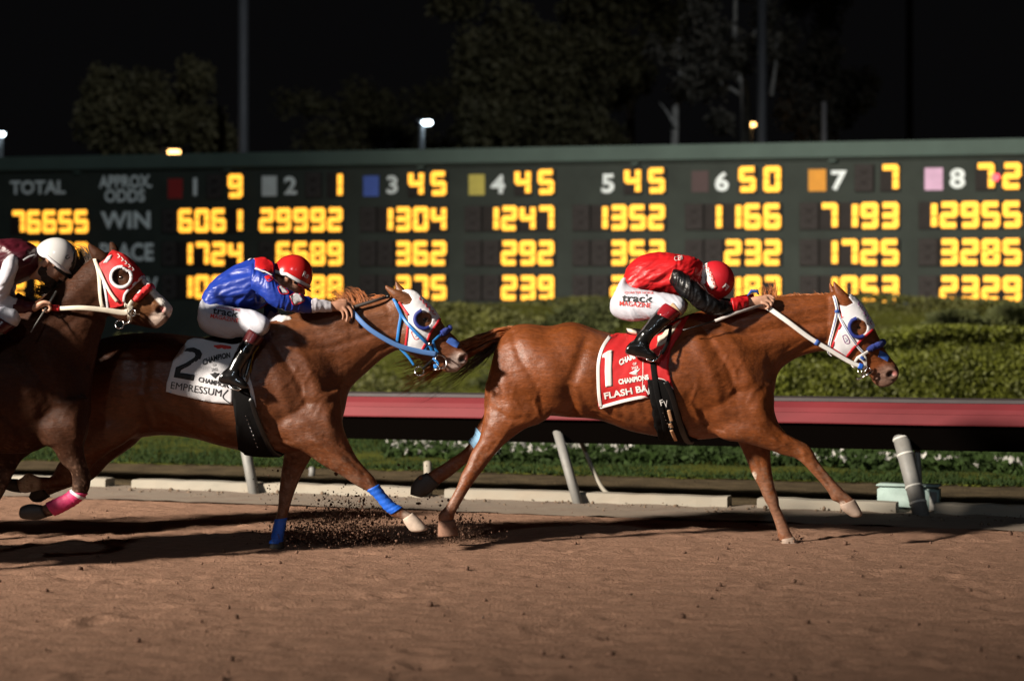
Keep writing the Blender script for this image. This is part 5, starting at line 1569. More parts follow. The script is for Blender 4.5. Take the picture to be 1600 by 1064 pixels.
ribbon('front_piping', [(1028, 591), (1037, 593), (1045, 600), (1052, 608)], [cb1], 0, .005, M_whiteprint, c1, off=.002, th=.0015, far=False)
# girth
g1 = thing('girth', 'wide black girth with tan buckle strap round the leading horse', 'girth', P(1050, 640, 0))
go1, gb1 = wear('band', [(1011, 593), (1036, 593), (1045, 600), (1052, 609), (1058, 630), (1066, 656), (1077, 678), (1092, 686), (1084, 692), (1072, 693.5), (1060, 690), (1045, 690), (1033, 689), (1027, 684), (1021, 650)], [B1], 0, M_blackmat, g1, off=.016, th=.006, step=4, smooth=8)
ribbon('front_edge', [(1040, 596), (1050, 618), (1060, 655), (1072, 687), (1083, 691)], [gb1], 0, .035, M_black, g1, off=.002, th=.006, step=4)
ribbon('surcingle', [(1020, 566), (1023, 592), (1028, 620), (1036, 650), (1042, 684)], [gb1, cb1], 0, .035, M_blackmat, g1, off=.002, th=.004, step=4)
for a, b in (((1044.5, 640), (1049, 657)), ((1046.5, 661), (1050, 667)), ((1049, 671), (1056, 687))):
    ribbon('buckle_strap', [a, ((a[0] + b[0]) / 2, (a[1] + b[1]) / 2), b], [gb1], 0, .021, M_tan, g1, off=.004, th=.006, step=3)
for py in (659, 669): 
    c = cast([gb1], 1048.5, py, 0)[0] + Vector((0, -.014, 0)); mb = MB(); mb.box(c.x - .012, c.x + .014, c.y - .004, c.y + .003, c.z - .006, c.z + .006); mb.build('buckle', M_black, g1, bevel=.002)
for k in range(8):
    c = cast([gb1], 1036 + 2.2 * k, 645 + 5.5 * k, 0)[0] + Vector((0, -.006, 0)); mb = MB(); V, T = ball(c, (.0035, .002, .0035), n=8); mb.add(V, [tuple(f) for f in T]); mb.build('stud', M_chrome, g1)
lettering('F', (1032.5, 634), (1037.5, 632.5), 9, [gb1], 0, M_whiteprint, g1, off=.008, name='monogram')
lettering('V', (1038, 637), (1044, 636), 11, [gb1], 0, M_whiteprint, g1, off=.008, name='monogram')
# saddle
def saddle(label, h, seat, flap, cantle, strap, iron, flapm, grp='racing saddles'):
    yc = h['yc']; t = thing('saddle', label, 'saddle', P(seat[0][0], seat[0][1], yc), grp)
    V, T = loft(seat, yc, 24, 4, .8); mb = MB(); mb.add(V, [tuple(f) for f in T]); mb.build('seat', M_black, t)
    wear('flap', flap, [h['bvh']], yc, flapm, t, off=.020, th=.010, step=3.5, smooth=8)
    V, T = loft(cantle, yc, 20, 4); mb = MB(); mb.add(V, [tuple(f) for f in T]); mb.build('cantle', flapm, t)
    for s in (-1, 1):
        pts = [P(x, y, yc + s * yo) for x, y, yo in strap]
        mb = MB(); V, Fc = tube([Vector(q) for q in spline([p[:] for p in pts], 5)], .011, 8, .3); mb.add(V, Fc); mb.build('stirrup_leather', M_black, t)
        mb = MB(); S = spline([P(x, y, yc + s * yo)[:] for x, y, yo in iron], 6)
        V, Fc = tube([Vector(q) for q in S], .0065, 8); mb.add(V, Fc); mb.build('stirrup_iron', M_chrome, t)
    return t
saddle('small black racing saddle with cream flaps under the rider in red', h1,
       [(978, 514, 980, 524, .05), (990, 513, 992, 526, .10), (1020, 515, 1022, 526, .12), (1045, 505, 1050, 518, .10), (1060, 497, 1066, 506, .06)],
       [(1024.5, 543), (1027, 533), (1032, 525.5), (1040, 519), (1048, 514), (1061, 500), (1058, 511), (1053, 522), (1047, 530), (1041, 537), (1033, 541.5)],
       [(979, 513, 981, 519, .03, -.06), (986, 513.5, 987, 522, .05, -.07), (995, 517, 995, 524, .04, -.08)],
       [(1048, 512, .22), (1043, 535, .30), (1034, 553, .34)], [(1033, 548, .345), (1030, 556, .36), (1022, 564, .37), (1012, 562, .36), (1008, 558, .345)], M_cream)

# white cloth of horse two
c2 = cloth_thing('white saddle cloth with black number 2 on the middle horse', P(320, 580, Y2))
cp2 = [(293, 534), (304, 530), (318, 531), (330, 534), (350, 537), (367, 540), (392, 534), (404, 539), (396, 553), (390, 567), (391, 590), (397, 612), (401, 636), (394, 634), (386, 600), (364, 604), (363, 631), (334, 628.5), (306, 623), (282, 617.5), (260, 612), (261.5, 598), (265, 586), (268, 574), (272.6, 561), (282, 546)]
co2, cb2 = wear('cloth', cp2, [B2], Y2, M_white, c2, off=.006, th=.004, step=4, wr=.006, seed=5)
wear('number', [(287, 550), (292, 544), (303, 543), (313, 547), (316, 553), (313, 561), (296, 571.5), (283, 578.5), (281.5, 582.5), (304, 585.5), (302.5, 595), (271.5, 589.5), (275, 574), (289, 568), (304, 558.5), (305.5, 554.5), (300.5, 551.5), (295, 552.5), (291, 552.8)], [cb2], Y2, M_blackprint, c2, far=False, off=.002, th=.001, step=3)
lettering('CHAMPION', (318, 571), (362, 559), 9, [cb2], Y2, M_blackprint, c2, bold=.04, shear=.25, arc=2)
lettering('OF', (332.5, 572.5), (338.5, 572.5), 4, [cb2], Y2, M_blackprint, c2)
lettering('2022', (330.5, 579.5), (340.5, 579), 4.4, [cb2], Y2, M_blackprint, c2, bold=.01)
wear('horse_emblem', [(328, 584), (333, 583.5), (336, 581), (338, 583), (343, 583), (341, 587), (338, 589), (337, 592), (333, 589)], [cb2], Y2, M_blackprint, c2, far=False, off=.0015, th=.001, step=2)
lettering('CHAMPIONS', (309.5, 596), (361, 607.5), 7.8, [cb2], Y2, M_blackprint, c2, bold=.02, off=.003)
lettering('EMPRESSUM', (266.5, 607), (345, 619.5), 11, [cb2], Y2, M_blackprint, c2, bold=.0, off=.003)
ribbon('panel_line', [(356, 609), (348, 620), (359, 630)], [cb2], Y2, .006, M_blackprint, c2, off=.002, th=.001, far=False, step=3)
wear('red_corner', [(334, 540), (345, 538.5), (361, 541), (362, 546), (348, 548), (337, 547)], [cb2], Y2, M_redprint, c2, far=False, off=.0015, th=.001, step=3)
ribbon('front_piping', [(404, 539), (396, 551), (391, 565), (390, 582)], [cb2, B2], Y2, .020, mat('yellow_trim', (.50, .37, .05), rough=.6), c2, off=.004, th=.003, far=False)
g2 = thing('girth', 'black girth and strap round the middle horse below the white cloth', 'girth', P(390, 660, Y2))
go2, gb2 = wear('band', [(362, 604), (386, 600), (398, 634), (403, 650), (414, 676), (428, 700), (444, 709), (432, 715), (415, 714.5), (397, 710), (380, 704), (372, 699), (368, 660)], [B2], Y2, M_blackmat, g2, off=.016, th=.006, step=4, smooth=8)
ribbon('front_edge', [(389, 606), (397, 640), (409, 672), (424, 703), (438, 712)], [gb2], Y2, .03, M_black, g2, off=.002, th=.006, step=4)
for k in range(9):
    c = cast([gb2], 384 + 2.3 * k, 650 + 6 * k, Y2)[0] + Vector((0, -.006, 0)); mb = MB(); V, T = ball(c, (.0035, .002, .0035), n=8); mb.add(V, [tuple(f) for f in T]); mb.build('stud', M_chrome, g2)
saddle('small black racing saddle under the rider in blue', h2,
       [(322, 527, 322, 537, .05), (335, 525, 336, 540, .10), (365, 527, 367, 540, .12), (392, 517, 397, 530, .10), (408, 509, 414, 518, .06)],
       [(368, 560), (374, 542), (392, 528), (408, 512), (403, 530), (394, 546), (386, 557), (376, 563)],
       [(322, 527, 323, 533, .03, -.06), (330, 527, 331, 536, .05, -.07), (340, 531, 340, 538, .04, -.08)],
       [(396, 525, .22), (391, 560, .30), (383, 590, .34)], [(384, 592, .345), (381, 602, .36), (373, 609, .37), (363, 607, .36), (358, 602, .345)], M_black)
saddle('small cream racing saddle under the rider in maroon at the edge of the view', h3,
       [(-92, 534, -90, 546, .05), (-80, 533, -78, 548, .10), (-50, 535, -48, 546, .12), (-22, 526, -18, 538, .10), (-8, 518, -2, 528, .06)],
       [(-46, 563), (-38, 545), (-20, 534), (-6, 520), (-11, 540), (-24, 555), (-36, 562)],
       [(-92, 534, -90, 540, .03, -.06), (-84, 534, -83, 543, .05, -.07), (-75, 538, -75, 545, .04, -.08)],
       [(-20, 532, .22), (-25, 555, .30), (-34, 573, .34)], [(-35, 568, .345), (-38, 576, .36), (-46, 584, .37), (-56, 582, .36), (-60, 578, .345)], M_cream)
# ================================================================== RIDERS
M_skin = mat('skin', (.50, .27, .175), rough=.55, noise=.12, nscale=25, bump=.15, bscale=120, bdist=.002)
M_skindark = mat('tanned_skin', (.34, .165, .10), rough=.55, noise=.15, nscale=25, bump=.15, bscale=120, bdist=.002)
def silk(name, c, rough=.42, sheen=.2): return mat(name, c, rough=rough, spec=.45, noise=.06, nscale=10, bump=.55, bscale=15, bdist=.018, sheen=sheen, stretch=(.45, 1, 1.3))
M_silkred = silk('red_silk', (.50, .010, .013), .42, 0); M_silkblack = silk('black_silk', (.0045, .004, .0045), .36, 0.0)
M_silkblue = silk('blue_silk', (.010, .034, .27), .42, 0); M_silkwhite = silk('white_silk', (.52, .50, .54), .4); M_silkmaroon = silk('maroon_silk', (.055, .004, .010), .42, 0)
M_breech = mat('white_breeches', (.47, .475, .53), rough=.6, noise=.05, nscale=14, bump=.35, bscale=20, bdist=.008)
M_boot = mat('polished_boot', (.006, .0055, .0055), rough=.20, spec=.6, coat=.3, noise=.2, nscale=20, bump=.1, bscale=25)
M_boottop1 = mat('red_boot_top', (.24, .010, .016), rough=.25, coat=.4); M_boottop2 = mat('maroon_boot_top', (.075, .012, .014), rough=.28, coat=.3)
M_helmred = mat('red_helmet', (.44, .014, .014), rough=.22, coat=.5, noise=.05); M_capred = mat('red_cap_silk', (.50, .012, .02), rough=.45, bump=.25, bscale=22, bdist=.008)
M_helmwhite = mat('white_helmet', (.55, .54, .53), rough=.25, coat=.5); M_lens = mat('goggle_lens', (.008, .007, .007), rough=.1, coat=.6)
M_beard = mat('beard_hair', (.035, .02, .012), rough=.8, bump=.5, bscale=150)
M_glove = mat('white_glove', (.62, .60, .57), rough=.7, noise=.1, nscale=30, bump=.3, bscale=60)
M_knee = mat('tan_knee_patch', (.55, .37, .22), rough=.65)

def head_frame(c, ang, yc, yo=0.0, sc=1.0):
    """c: photo pixel of the middle of the head, ang: degrees the face is pitched below level."""
    o = P(c[0], c[1], yc + yo); a = math.radians(ang)
    f = Vector((math.cos(a), 0, -math.sin(a))); u = Vector((math.sin(a), 0, math.cos(a))); l = Vector((0, -1, 0))
    return (lambda q, w, v: o + (f * q + l * w + u * v) * sc), np.array((f[:], l[:], u[:])).T
def head_pieces(W, R, neck_to):
    p = [ball(W(0, 0, .02), (.096, .075, .104), R) + (.03,), ball(W(.038, 0, -.062), (.056, .054, .055), R) + (.03,), ball(W(.075, 0, -.098), (.024, .028, .020), R) + (.02,),
         rod([W(.088, 0, .012), W(.104, 0, -.012), W(.116, 0, -.034)], (.009, .011, .0145)) + (.012,), ball(W(.098, .013, -.038), (.012, .009, .009), R) + (.008,), ball(W(.098, -.013, -.038), (.012, .009, .009), R) + (.008,),
         ball(W(.084, 0, .030), (.018, .056, .012), R) + (.018,), rod([W(.078, .024, -.062), W(.094, 0, -.060), W(.078, -.024, -.062)], (.006, .0085, .006), 8) + (.007,),
         rod([W(.076, .022, -.075), W(.091, 0, -.075), W(.076, -.022, -.075)], (.006, .009, .006), 8) + (.007,),
         ball(W(.060, .046, -.030), (.026, .020, .028), R) + (.02,), ball(W(.060, -.046, -.030), (.026, .020, .028), R) + (.02,)]
    for s in (-1, 1): p.append(ball(W(-.012, s * .079, -.012), (.021, .009, .032), R) + (.010,))
    p.append(rod([W(-.02, 0, -.04), W(-.035, 0, -.10), neck_to], (.058, .055, .062)) + (.03,))
    return p

def creases(V, d, along, across, seed):
    """Cloth folds: sharp ridged noise, long across d and short along it."""
    d = np.array(d, float); d /= np.linalg.norm(d)
    t = V @ d
    w = V + .035 * np.stack([vnoise(V, 7, seed + 5), vnoise(V, 7, seed + 6), vnoise(V, 7, seed + 7)], 1)
    q = w * across + np.outer(w @ d, d) * (along - across)
    n = vnoise(q, 1.0, seed)
    r = 1 - np.abs(n) * 2.2
    amp = .55 + .6 * vnoise(V, 5, seed + 9)
    return np.clip(r, -.6, 1) * np.clip(amp, .1, 1.2) + .35 * (1 - 2 * np.abs(vnoise(q, 2.1, seed + 2)))
def skin_obj(name, pieces, vox, m, parent, folds=0.0, fscale=14, seed=1, aniso=(1, 1, 1), strokes=(), smooth=2, crease=None):
    V, Q = sdf_skin(pieces, vox, smooth)
    Q = orient(V, Q); N = normals(V, Q)
    D = np.zeros(len(V))
    if crease is not None:
        d, along, across, amp = crease
        D += amp * (creases(V, d, along, across, seed) - .25)
    elif folds:
        q = V * np.array(aniso)
        n = vnoise(q + .03 * np.stack([vnoise(V, 9, seed + 5)] * 3, 1), fscale, seed)
        D += folds * (1 - 2 * np.abs(n)) + folds * .5 * vnoise(q, fscale * 2.1, seed + 2)
    px, py = proj(V)
    near = sst(.05, .4, -N[:, 1])
    for line, sg, am in strokes: D += am * np.exp(-(seg_dist(px, py, line) / sg) ** 2) * near
    V = V + N * D[:, None]
    V = laplace(V, Q, 1)
    o = obj(name, V, Q, m, parent)
    return o, bvh_of(V, Q)

def shrink(secs, k):
    out = []
    for s in secs:
        mx, my = (s[0] + s[2]) / 2, (s[1] + s[3]) / 2
        out.append((mx + (s[0] - mx) * k, my + (s[1] - my) * k, mx + (s[2] - mx) * k, my + (s[3] - my) * k, s[4] * k) + tuple(s[5:]))
    return out
def mirror(secs, dx=0, dy=0): return [(s[0] + dx, s[1] + dy, s[2] + dx, s[3] + dy, s[4], -s[5]) for s in secs]

def helmet(name, W, R, m, parent, axes=(.128, .106, .128), cut=-.012, tilt=0.0, rim=None, peak=None):
    nA, nB = 14, 36
    V, Q = [], []
    for i in range(nA + 1):
        for j in range(nB):
            b = 2 * math.pi * j / nB
            low = math.acos(max(-1, min(1, (cut - .03 * (math.cos(b) < -.2) * abs(math.cos(b))) / axes[2])))
            a = low * i / nA
            V.append(W(axes[0] * math.sin(a) * math.cos(b), axes[1] * math.sin(a) * math.sin(b), .028 + axes[2] * math.cos(a))[:])
    for i in range(nA):
        for j in range(nB):
            j2 = (j + 1) % nB
            Q.append((i * nB + j, (i + 1) * nB + j, (i + 1) * nB + j2, i * nB + j2))
    # inner shell gives the rim its thickness
    n = len(V); c = W(0, 0, .02)
    V += [tuple(Vector(v) + (c - Vector(v)) * .07) for v in V]
    Q += [tuple(k + n for k in q[::-1]) for q in Q]
    for j in range(nB):
        j2 = (j + 1) % nB
        Q.append((nA * nB + j, nA * nB + j + n, nA * nB + j2 + n, nA * nB + j2))
    Vn = np.array(V, float); Qn = np.array(Q)
    o = obj(name, Vn, Qn, m, parent)
    hb = bvh_of(Vn[:n], Qn[:nA * nB])
    if rim:
        pts = []
        for j in range(nB + 1):
            b = 2 * math.pi * j / nB
            lowc = (cut - .03 * (math.cos(b) < -.2) * abs(math.cos(b)))
            s = math.sqrt(max(0, 1 - (lowc / axes[2]) ** 2))
            pts.append(W((axes[0] + .002) * s * math.cos(b), (axes[1] + .002) * s * math.sin(b), .028 + lowc + .007))
        up = R[:, 2]
        mb = MB(); V2, F2 = tube(pts, rim[1], 8, .35, up=None); mb.add(V2, F2); mb.build('rim_band', rim[0], o)
    if peak:
        V3 = []
        ks = np.linspace(-1.05, 1.05, 15)
        for z in (0, -.006):
            for r_ in (0, .5, 1):
                for t in ks:
                    ext = peak[1] * r_ * math.cos(t * .9)
                    V3.append(W((axes[0] + ext - .004) * math.cos(t), (axes[1] + ext * .4) * math.sin(t), .028 + cut + z - .012 * r_)[:])
        F3 = []
        for L in range(2):
            for r_ in range(2):
                for t in range(14):
                    q = (L * 45 + r_ * 15 + t, L * 45 + r_ * 15 + t + 1, L * 45 + (r_ + 1) * 15 + t + 1, L * 45 + (r_ + 1) * 15 + t)
                    F3.append(q if L else q[::-1])
        for t in range(14): F3.append((30 + t, 30 + t + 1, 75 + t + 1, 75 + t))
        obj('peak', V3, F3, peak[0], o)
    return o, hb

def goggles(W, parent, up=False):
    v0 = .018 if not up else .07
    pts = []
    t = np.linspace(-1.25, 1.25, 13)
    V, Q = [], []
    for k in t:
        for v in (-.024, -.012, .008, .020):
            b = .006 * (1 - abs(v) / .03)
            V.append(W((.104 + b) * math.cos(k * .95), (.082 + b) * math.sin(k * .95), v0 + v)[:])
    for i in range(12):
        for j in range(3): Q.append((i * 4 + j, (i + 1) * 4 + j, (i + 1) * 4 + j + 1, i * 4 + j + 1))
    o = obj('goggles', V, Q, M_lens, parent)
    pts = [W(.104 * math.cos(b), .088 * math.sin(b), v0) for b in np.linspace(1.15, 2 * math.pi - 1.15, 20)]
    mb = MB(); V2, F2 = tube(pts, .009, 8, .4); mb.add(V2, F2); mb.build('strap', M_blackmat, o)
    return o

def rider(label, h, torso, sleeve, sleeve_far, cuff, cuff_far, pelvis, thigh, shaft, foot, top, hand, hand_far, head, ang, cols, neck_px, extra_head=None, collar=None, folds=()):
    yc = h['yc']
    t = thing('person', label, 'jockey', P(pelvis[0][0], pelvis[0][1], yc), 'jockeys crouched over their horses')
    W, R = head_frame(head, ang, yc)
    # the body: one skin from head to feet
    pc = head_pieces(W, R, P(neck_px[0], neck_px[1], yc))
    pc += [loft(shrink(torso, .86), yc, 22) + (.03,)]
    for a in (sleeve, sleeve_far): pc.append(loft(shrink(a, .74), yc, 16) + (.03,))
    for a in (cuff, cuff_far): pc.append(loft(shrink(a, .78), yc, 14) + (.02,))
    for a in (thigh, mirror(thigh, 4, 1)): pc.append(loft(shrink(a, .86), yc, 18) + (.03,))
    for a in (shaft, mirror(shaft, 4, 1)): pc.append(loft(shrink(a, .78), yc, 16) + (.03,))
    for a in (foot, mirror(foot, 4, 1)): pc.append(loft(shrink(a, .78), yc, 14) + (.02,))
    for hd in (hand, hand_far):
        for line, rs, k in hd: pc.append(rod([P(x, y, yc + yo) for x, y, yo in line], rs, 10, 3) + (k,))
    body, bb = skin_obj('body', pc, .0056, cols['skin'], t, smooth=1)
    for s in (-1, 1):
        mb = MB(); V, T = ball(W(.079, s * .032, .004), (.012, .014, .010), R, 12); mb.add(V, [tuple(f) for f in T]); mb.build('eye', M_eye, t)
    tor, tb = skin_obj('silks', [loft(torso, yc, 28) + (.03,)], .0062, cols['torso'], t, seed=3, strokes=folds, smooth=1, crease=((.55, 0, -.8), 22, 6, .0085))
    slv = []
    for i, a in enumerate((sleeve, sleeve_far)):
        dv = P(*a[-1][:2], yc) - P(*a[0][:2], yc)
        o, b = skin_obj('sleeve', [loft(a, yc, 22) + (.02,)], .0055, cols['sleeve'], t, seed=5 + i, smooth=1, crease=((dv.x, .15, dv.z + .25 * dv.length), 26, 7, .0085)); slv.append(b)
    for a in (cuff, cuff_far): skin_obj('cuff', [loft(a, yc, 20) + (.02,)], .0045, cols['cuff'], t, .004, 26, 8, (1, .5, .6), smooth=1)
    br, brb = skin_obj('breeches', [loft(pelvis, yc, 28) + (.05,), loft(thigh, yc, 24) + (.05,), loft(mirror(thigh, 4, 1), yc, 24) + (.05,)], .0062, M_breech, t, seed=9, smooth=1, crease=((.75, 0, .65), 20, 5, .0065))
    boots = []
    for i, (a, b, c) in enumerate(((shaft, foot, top), (mirror(shaft, 4, 1), mirror(foot, 4, 1), mirror(top, 4, 1)))):
        bo, bob = skin_obj('boot', [loft(a, yc, 24) + (.02,), loft(b, yc, 22, e=.9) + (.018,)], .0052, M_boot, t, .002, 18, 4, smooth=2); boots.append(bob)
        V, T = loft(c, yc, 26, 4); mb = MB(); mb.add(V, [tuple(f) for f in T]); mb.build('boot_top', cols['top'], bo)
    return dict(t=t, W=W, R=R, body=bb, torso=tb, sleeve=slv[0], breech=brb, boot=boots[0], yc=yc)

def fist(wx, wy, kx, ky, yo, curl, thumb, r=.0095, sp=.021):
    """Palm rods from wrist to knuckles, four bent fingers of different length, thumb from the side of the palm."""
    out = []
    for i in range(4):
        o = yo + (i - 1.5) * sp
        out.append(([(wx, wy, yo + (i - 1.5) * sp * .7), ((wx + kx) / 2, (wy + ky) / 2 - .6, o), (kx, ky + abs(i - 1.3) * .6, o)], (.017, .0165, .0125), .016))
    ln = (.92, 1.0, .96, .78)
    for i in range(4):
        o = yo + (i - 1.5) * sp
        f = [(kx, ky + abs(i - 1.3) * .6, o)]
        for (dx, dy) in curl: f.append((kx + dx * ln[i], ky + abs(i - 1.3) * .6 + dy * ln[i], o * .98 + yo * .02))
        out.append((f, [r * 1.12] + [r * (1.02 - .09 * q) for q in range(len(curl))], .005))
    out.append(([(x, y, yo + z) for x, y, z in thumb], (.015, .0115, .0095), .008))
    return out

# ---- rider in red
T1 = [(972, 440, 984, 476, .12, 0), (976, 427, 988, 474, .145, 0), (985, 411, 996, 470, .155, 0), (1005, 398, 1012, 464, .17, 0), (1030, 394.5, 1036, 463, .18, 0), (1058, 396.5, 1060, 464, .195, 0), (1080, 400.5, 1078, 460, .165, 0), (1094, 407, 1090, 452, .105, 0), (1101, 417, 1098, 442, .065, 0)]
S1 = [(1052, 420, 1044, 440, .058, -.17), (1064, 424, 1053, 449, .064, -.20), (1079, 433, 1063.5, 462, .066, -.225), (1094, 446, 1078, 473, .060, -.235), (1108, 459, 1091, 484, .056, -.23), (1122, 467, 1110, 491.5, .052, -.215), (1134, 470, 1128, 493.5, .046, -.19), (1146, 469.5, 1147, 489, .040, -.165)]
C1 = [(1142.5, 466.5, 1146, 490, .042, -.17), (1150, 465, 1152, 488.5, .042, -.16), (1160, 463.5, 1161, 485, .038, -.145), (1168.5, 463, 1169.5, 481, .034, -.13)]
PV1 = [(978, 433, 958, 470, .13, 0), (978, 440, 962, 492, .165, 0), (990, 445, 982, 497, .17, 0), (1008, 455, 1004, 492, .15, 0)]
TH1 = [(975, 437, 954.5, 474, .085, -.075), (980, 444, 957, 489, .092, -.09), (990, 450, 974, 499, .095, -.12), (1008, 454, 1000, 500, .092, -.16), (1030, 457, 1024, 496.5, .086, -.205), (1050, 460, 1046, 493.5, .078, -.24), (1064, 465, 1062, 491, .066, -.26), (1070, 473, 1068.5, 485, .04, -.26)]
SH1 = [(1036, 473, 1064, 490, .060, -.27), (1024, 488, 1051, 501, .066, -.285), (1013, 500.5, 1040, 510, .064, -.30), (1003, 513, 1030, 518.5, .056, -.315), (995, 525, 1021, 527, .048, -.325), (989.5, 534, 1016, 535, .044, -.33), (986, 541, 1014, 543, .042, -.335)]
FT1 = [(980, 540, 976.5, 549, .030, -.335), (987, 534, 979, 553, .038, -.335), (999, 534, 990, 556.5, .040, -.338), (1010, 540, 1002, 559.5, .042, -.342), (1018, 547, 1013, 562.5, .042, -.345), (1025, 553, 1021, 563, .036, -.345), (1028, 557, 1026, 562, .02, -.345)]
TP1 = [(1036.5, 472, 1064.5, 490, .064, -.27), (1029, 481.5, 1056.5, 496.5, .068, -.28), (1023, 489.5, 1050, 502, .0695, -.287)]
j1 = rider('jockey in red silks with black sleeves, bent low over the leading horse', h1, T1, S1, mirror(S1, 6, -3), C1, mirror(C1, 8, -3), PV1, TH1, SH1, FT1, TP1,
      [([(1170, 472, -.12), (1184, 469, -.118), (1196, 467, -.115)], (.024, .028, .022), .016), ([(1172, 474, -.115), (1186, 474, -.115), (1196, 473, -.112)], (.020, .025, .020), .016),
       ([(1194, 463.5, -.09), (1203.5, 463, -.09), (1209, 467, -.095), (1206.5, 473, -.10)], (.0115, .0105, .0095, .0085), .005),
       ([(1194, 466, -.112), (1204, 466.5, -.114), (1208, 472, -.118), (1204.5, 477, -.12)], (.0115, .011, .010, .009), .005),
       ([(1193, 469.5, -.13), (1202, 471, -.134), (1205.5, 476, -.136), (1201, 480.5, -.135)], (.011, .0105, .0095, .0085), .005),
       ([(1191, 473, -.14), (1198, 475.5, -.145), (1201, 479.5, -.146), (1197, 482.5, -.142)], (.0105, .0095, .0085, .0075), .005),
       ([(1180, 476, -.11), (1189, 480, -.12), (1196, 481.5, -.118)], (.014, .0115, .0095), .008)],
      fist(1178, 470, 1209, 465, .10, [(3, 5), (2, 10), (-4, 13), (-8, 11)], [(1186, 473, .0), (1194, 478, -.01), (1201, 479, -.02)]),
      (1112, 441), 60, dict(skin=M_skin, torso=M_silkred, sleeve=M_silkblack, cuff=M_silkred, top=M_boottop1), (1086, 424),
      folds=[([(995, 450), (1030, 430), (1060, 412)], 5, .010), ([(985, 440), (1010, 420), (1030, 402)], 4, -.008), ([(1010, 460), (1035, 445), (1052, 438)], 5, .009), ([(1062, 420), (1080, 428), (1092, 440)], 3, -.008), ([(1000, 440), (1025, 440), (1050, 425)], 3, -.007), ([(1060, 400), (1058, 420), (1052, 440)], 2, -.006)])
hc1, hcb1 = helmet('helmet', j1['W'], j1['R'], M_capred, j1['t'], axes=(.126, .106, .124), cut=-.092, rim=(M_white, .008), peak=(M_capred, .03))
# patterned white band round the back of the cap
band = [(1098, 414), (1106, 411.5), (1114, 424), (1120, 447), (1113, 453), (1103, 445), (1098.5, 430)]
bd, bdb = wear('cap_band', [(1097.5, 415), (1105, 411), (1113, 428), (1120, 448), (1112, 453.5), (1104, 438)], [hcb1], 0, M_whiteprint, hc1, far=False, off=.002, th=.0015, step=3)
for i in range(6):
    for j in range(2):
        x, y = 1101.5 + 2.9 * i + 3.7 * j, 415.5 + 6.2 * i - 1.6 * j
        ribbon('key_pattern', [(x, y), (x + 2.6, y - 1.2), (x + 4.2, y + 3), (x + 1.6, y + 4), (x + 1.2, y + 2.2), (x + 2.4, y + 1.8)], [bdb], 0, .0042, M_redprint, bd, off=.001, th=.001, far=False, step=1.5)
lettering('FI', (1128, 449), (1134, 454.5), 9, [hcb1], 0, M_whiteprint, hc1, bold=.04, off=.003)
# white neck cloth
V, T = loft([(1101, 414, 1086, 425, .05, -.03), (1103, 424, 1088, 436, .062, -.03), (1105, 440, 1094, 448, .058, -.03)], 0, 22, 5)
obj('neck_cloth', V, T, M_white, j1['t'])
lettering('R', (1090, 434), (1095, 439), 6, [bvh_of(V, T)], 0, M_blackprint, j1['t'])
goggles(j1['W'], j1['t'])
lettering('track', (971.5, 471.5), (1020, 473), 12.5, [j1['breech']], 0, M_blackprint, j1['t'], off=.0055, bold=.02)
lettering('MAGAZINE', (967.5, 477.5), (1016.5, 481), 7.5, [j1['breech']], 0, M_redprint, j1['t'], off=.0055, bold=.008)
lettering('QUARTER HORSE', (976, 459.5), (1021, 460), 4.2, [j1['breech']], 0, M_redprint, j1['t'], off=.0055)
ribbon('knee_patch', [(1046, 478), (1053, 485), (1060, 492)], [j1['breech']], 0, .062, M_knee, j1['t'], off=.003, th=.003, far=False, step=3)
ribbon('cuff_band', [(1167, 464), (1167.8, 472), (1168, 480)], [bvh_of(*loft(C1, 0, 20))], 0, .012, M_white, j1['t'], off=.004, th=.003, far=False, step=3)
lettering('CE8', (1054, 408), (1067, 405.5), 7, [j1['torso']], 0, M_whiteprint, j1['t'])
# whip in the hand of the rider in red
w1 = thing('riding_crop', 'grey and black riding crop held along the neck of the leading horse', 'riding crop', P(1120, 500, -.2), 'riding crops')
mb = MB(); mb.tube([P(1192, 476, -.13), P(1150, 489, -.19), P(1117, 501.5, -.235)], [.0095, .0115, .0095], 10); mb.build('handle', mat('grey_grip', (.42, .38, .36), rough=.5), w1)
mb = MB(); mb.tube([P(1118, 501, -.234), P(1095, 508, -.262), P(1067, 516, -.30)], [.0055, .0045, .0035], 8); mb.build('shaft', M_black, w1)
ribbon_pts = [P(1193, 458, -.10), P(1188, 455, -.11), P(1180, 458, -.11)]
mb = MB(); V, Fc = tube([P(1168, 462, -.12), P(1174, 455, -.115), P(1183, 455, -.105), P(1186, 461, -.10)], [.004, .012, .012, .004], 8, .5); mb.add(V, Fc); mb.build('flap', M_bluetape, w1)

# ---- rider in blue
T2 = [(317, 474, 335, 492, .12, 0), (318, 461, 338, 490, .145, 0), (327, 446, 348, 487, .155, 0), (344, 430, 362, 486, .17, 0), (368, 416, 384, 487, .18, 0), (388, 408, 400, 484, .19, 0), (405, 404.5, 416, 474, .19, 0), (420, 407, 428, 460, .16, 0), (431, 414, 434, 445, .10, 0)]
S2 = [(396, 420, 394, 452, .060, -.17), (412, 425, 408, 462, .066, -.20), (426, 434, 420, 474, .066, -.22), (440, 446, 434, 482, .060, -.225), (456, 455, 450, 486, .054, -.215), (474, 461.5, 470, 488, .046, -.19), (489, 467, 488, 488, .040, -.16)]
C2 = [(487, 466, 488, 488.5, .042, -.165), (498, 467, 499, 487.5, .040, -.15), (508, 469.5, 509, 487, .036, -.135), (518, 472, 519, 487, .032, -.125)]
SF2 = [(396, 420, 398, 452, .060, .17), (410, 432, 406, 466, .062, .19), (420, 452, 412, 482, .056, .17), (426, 474, 412, 498, .048, .11), (434, 486, 424, 507, .042, .04)]
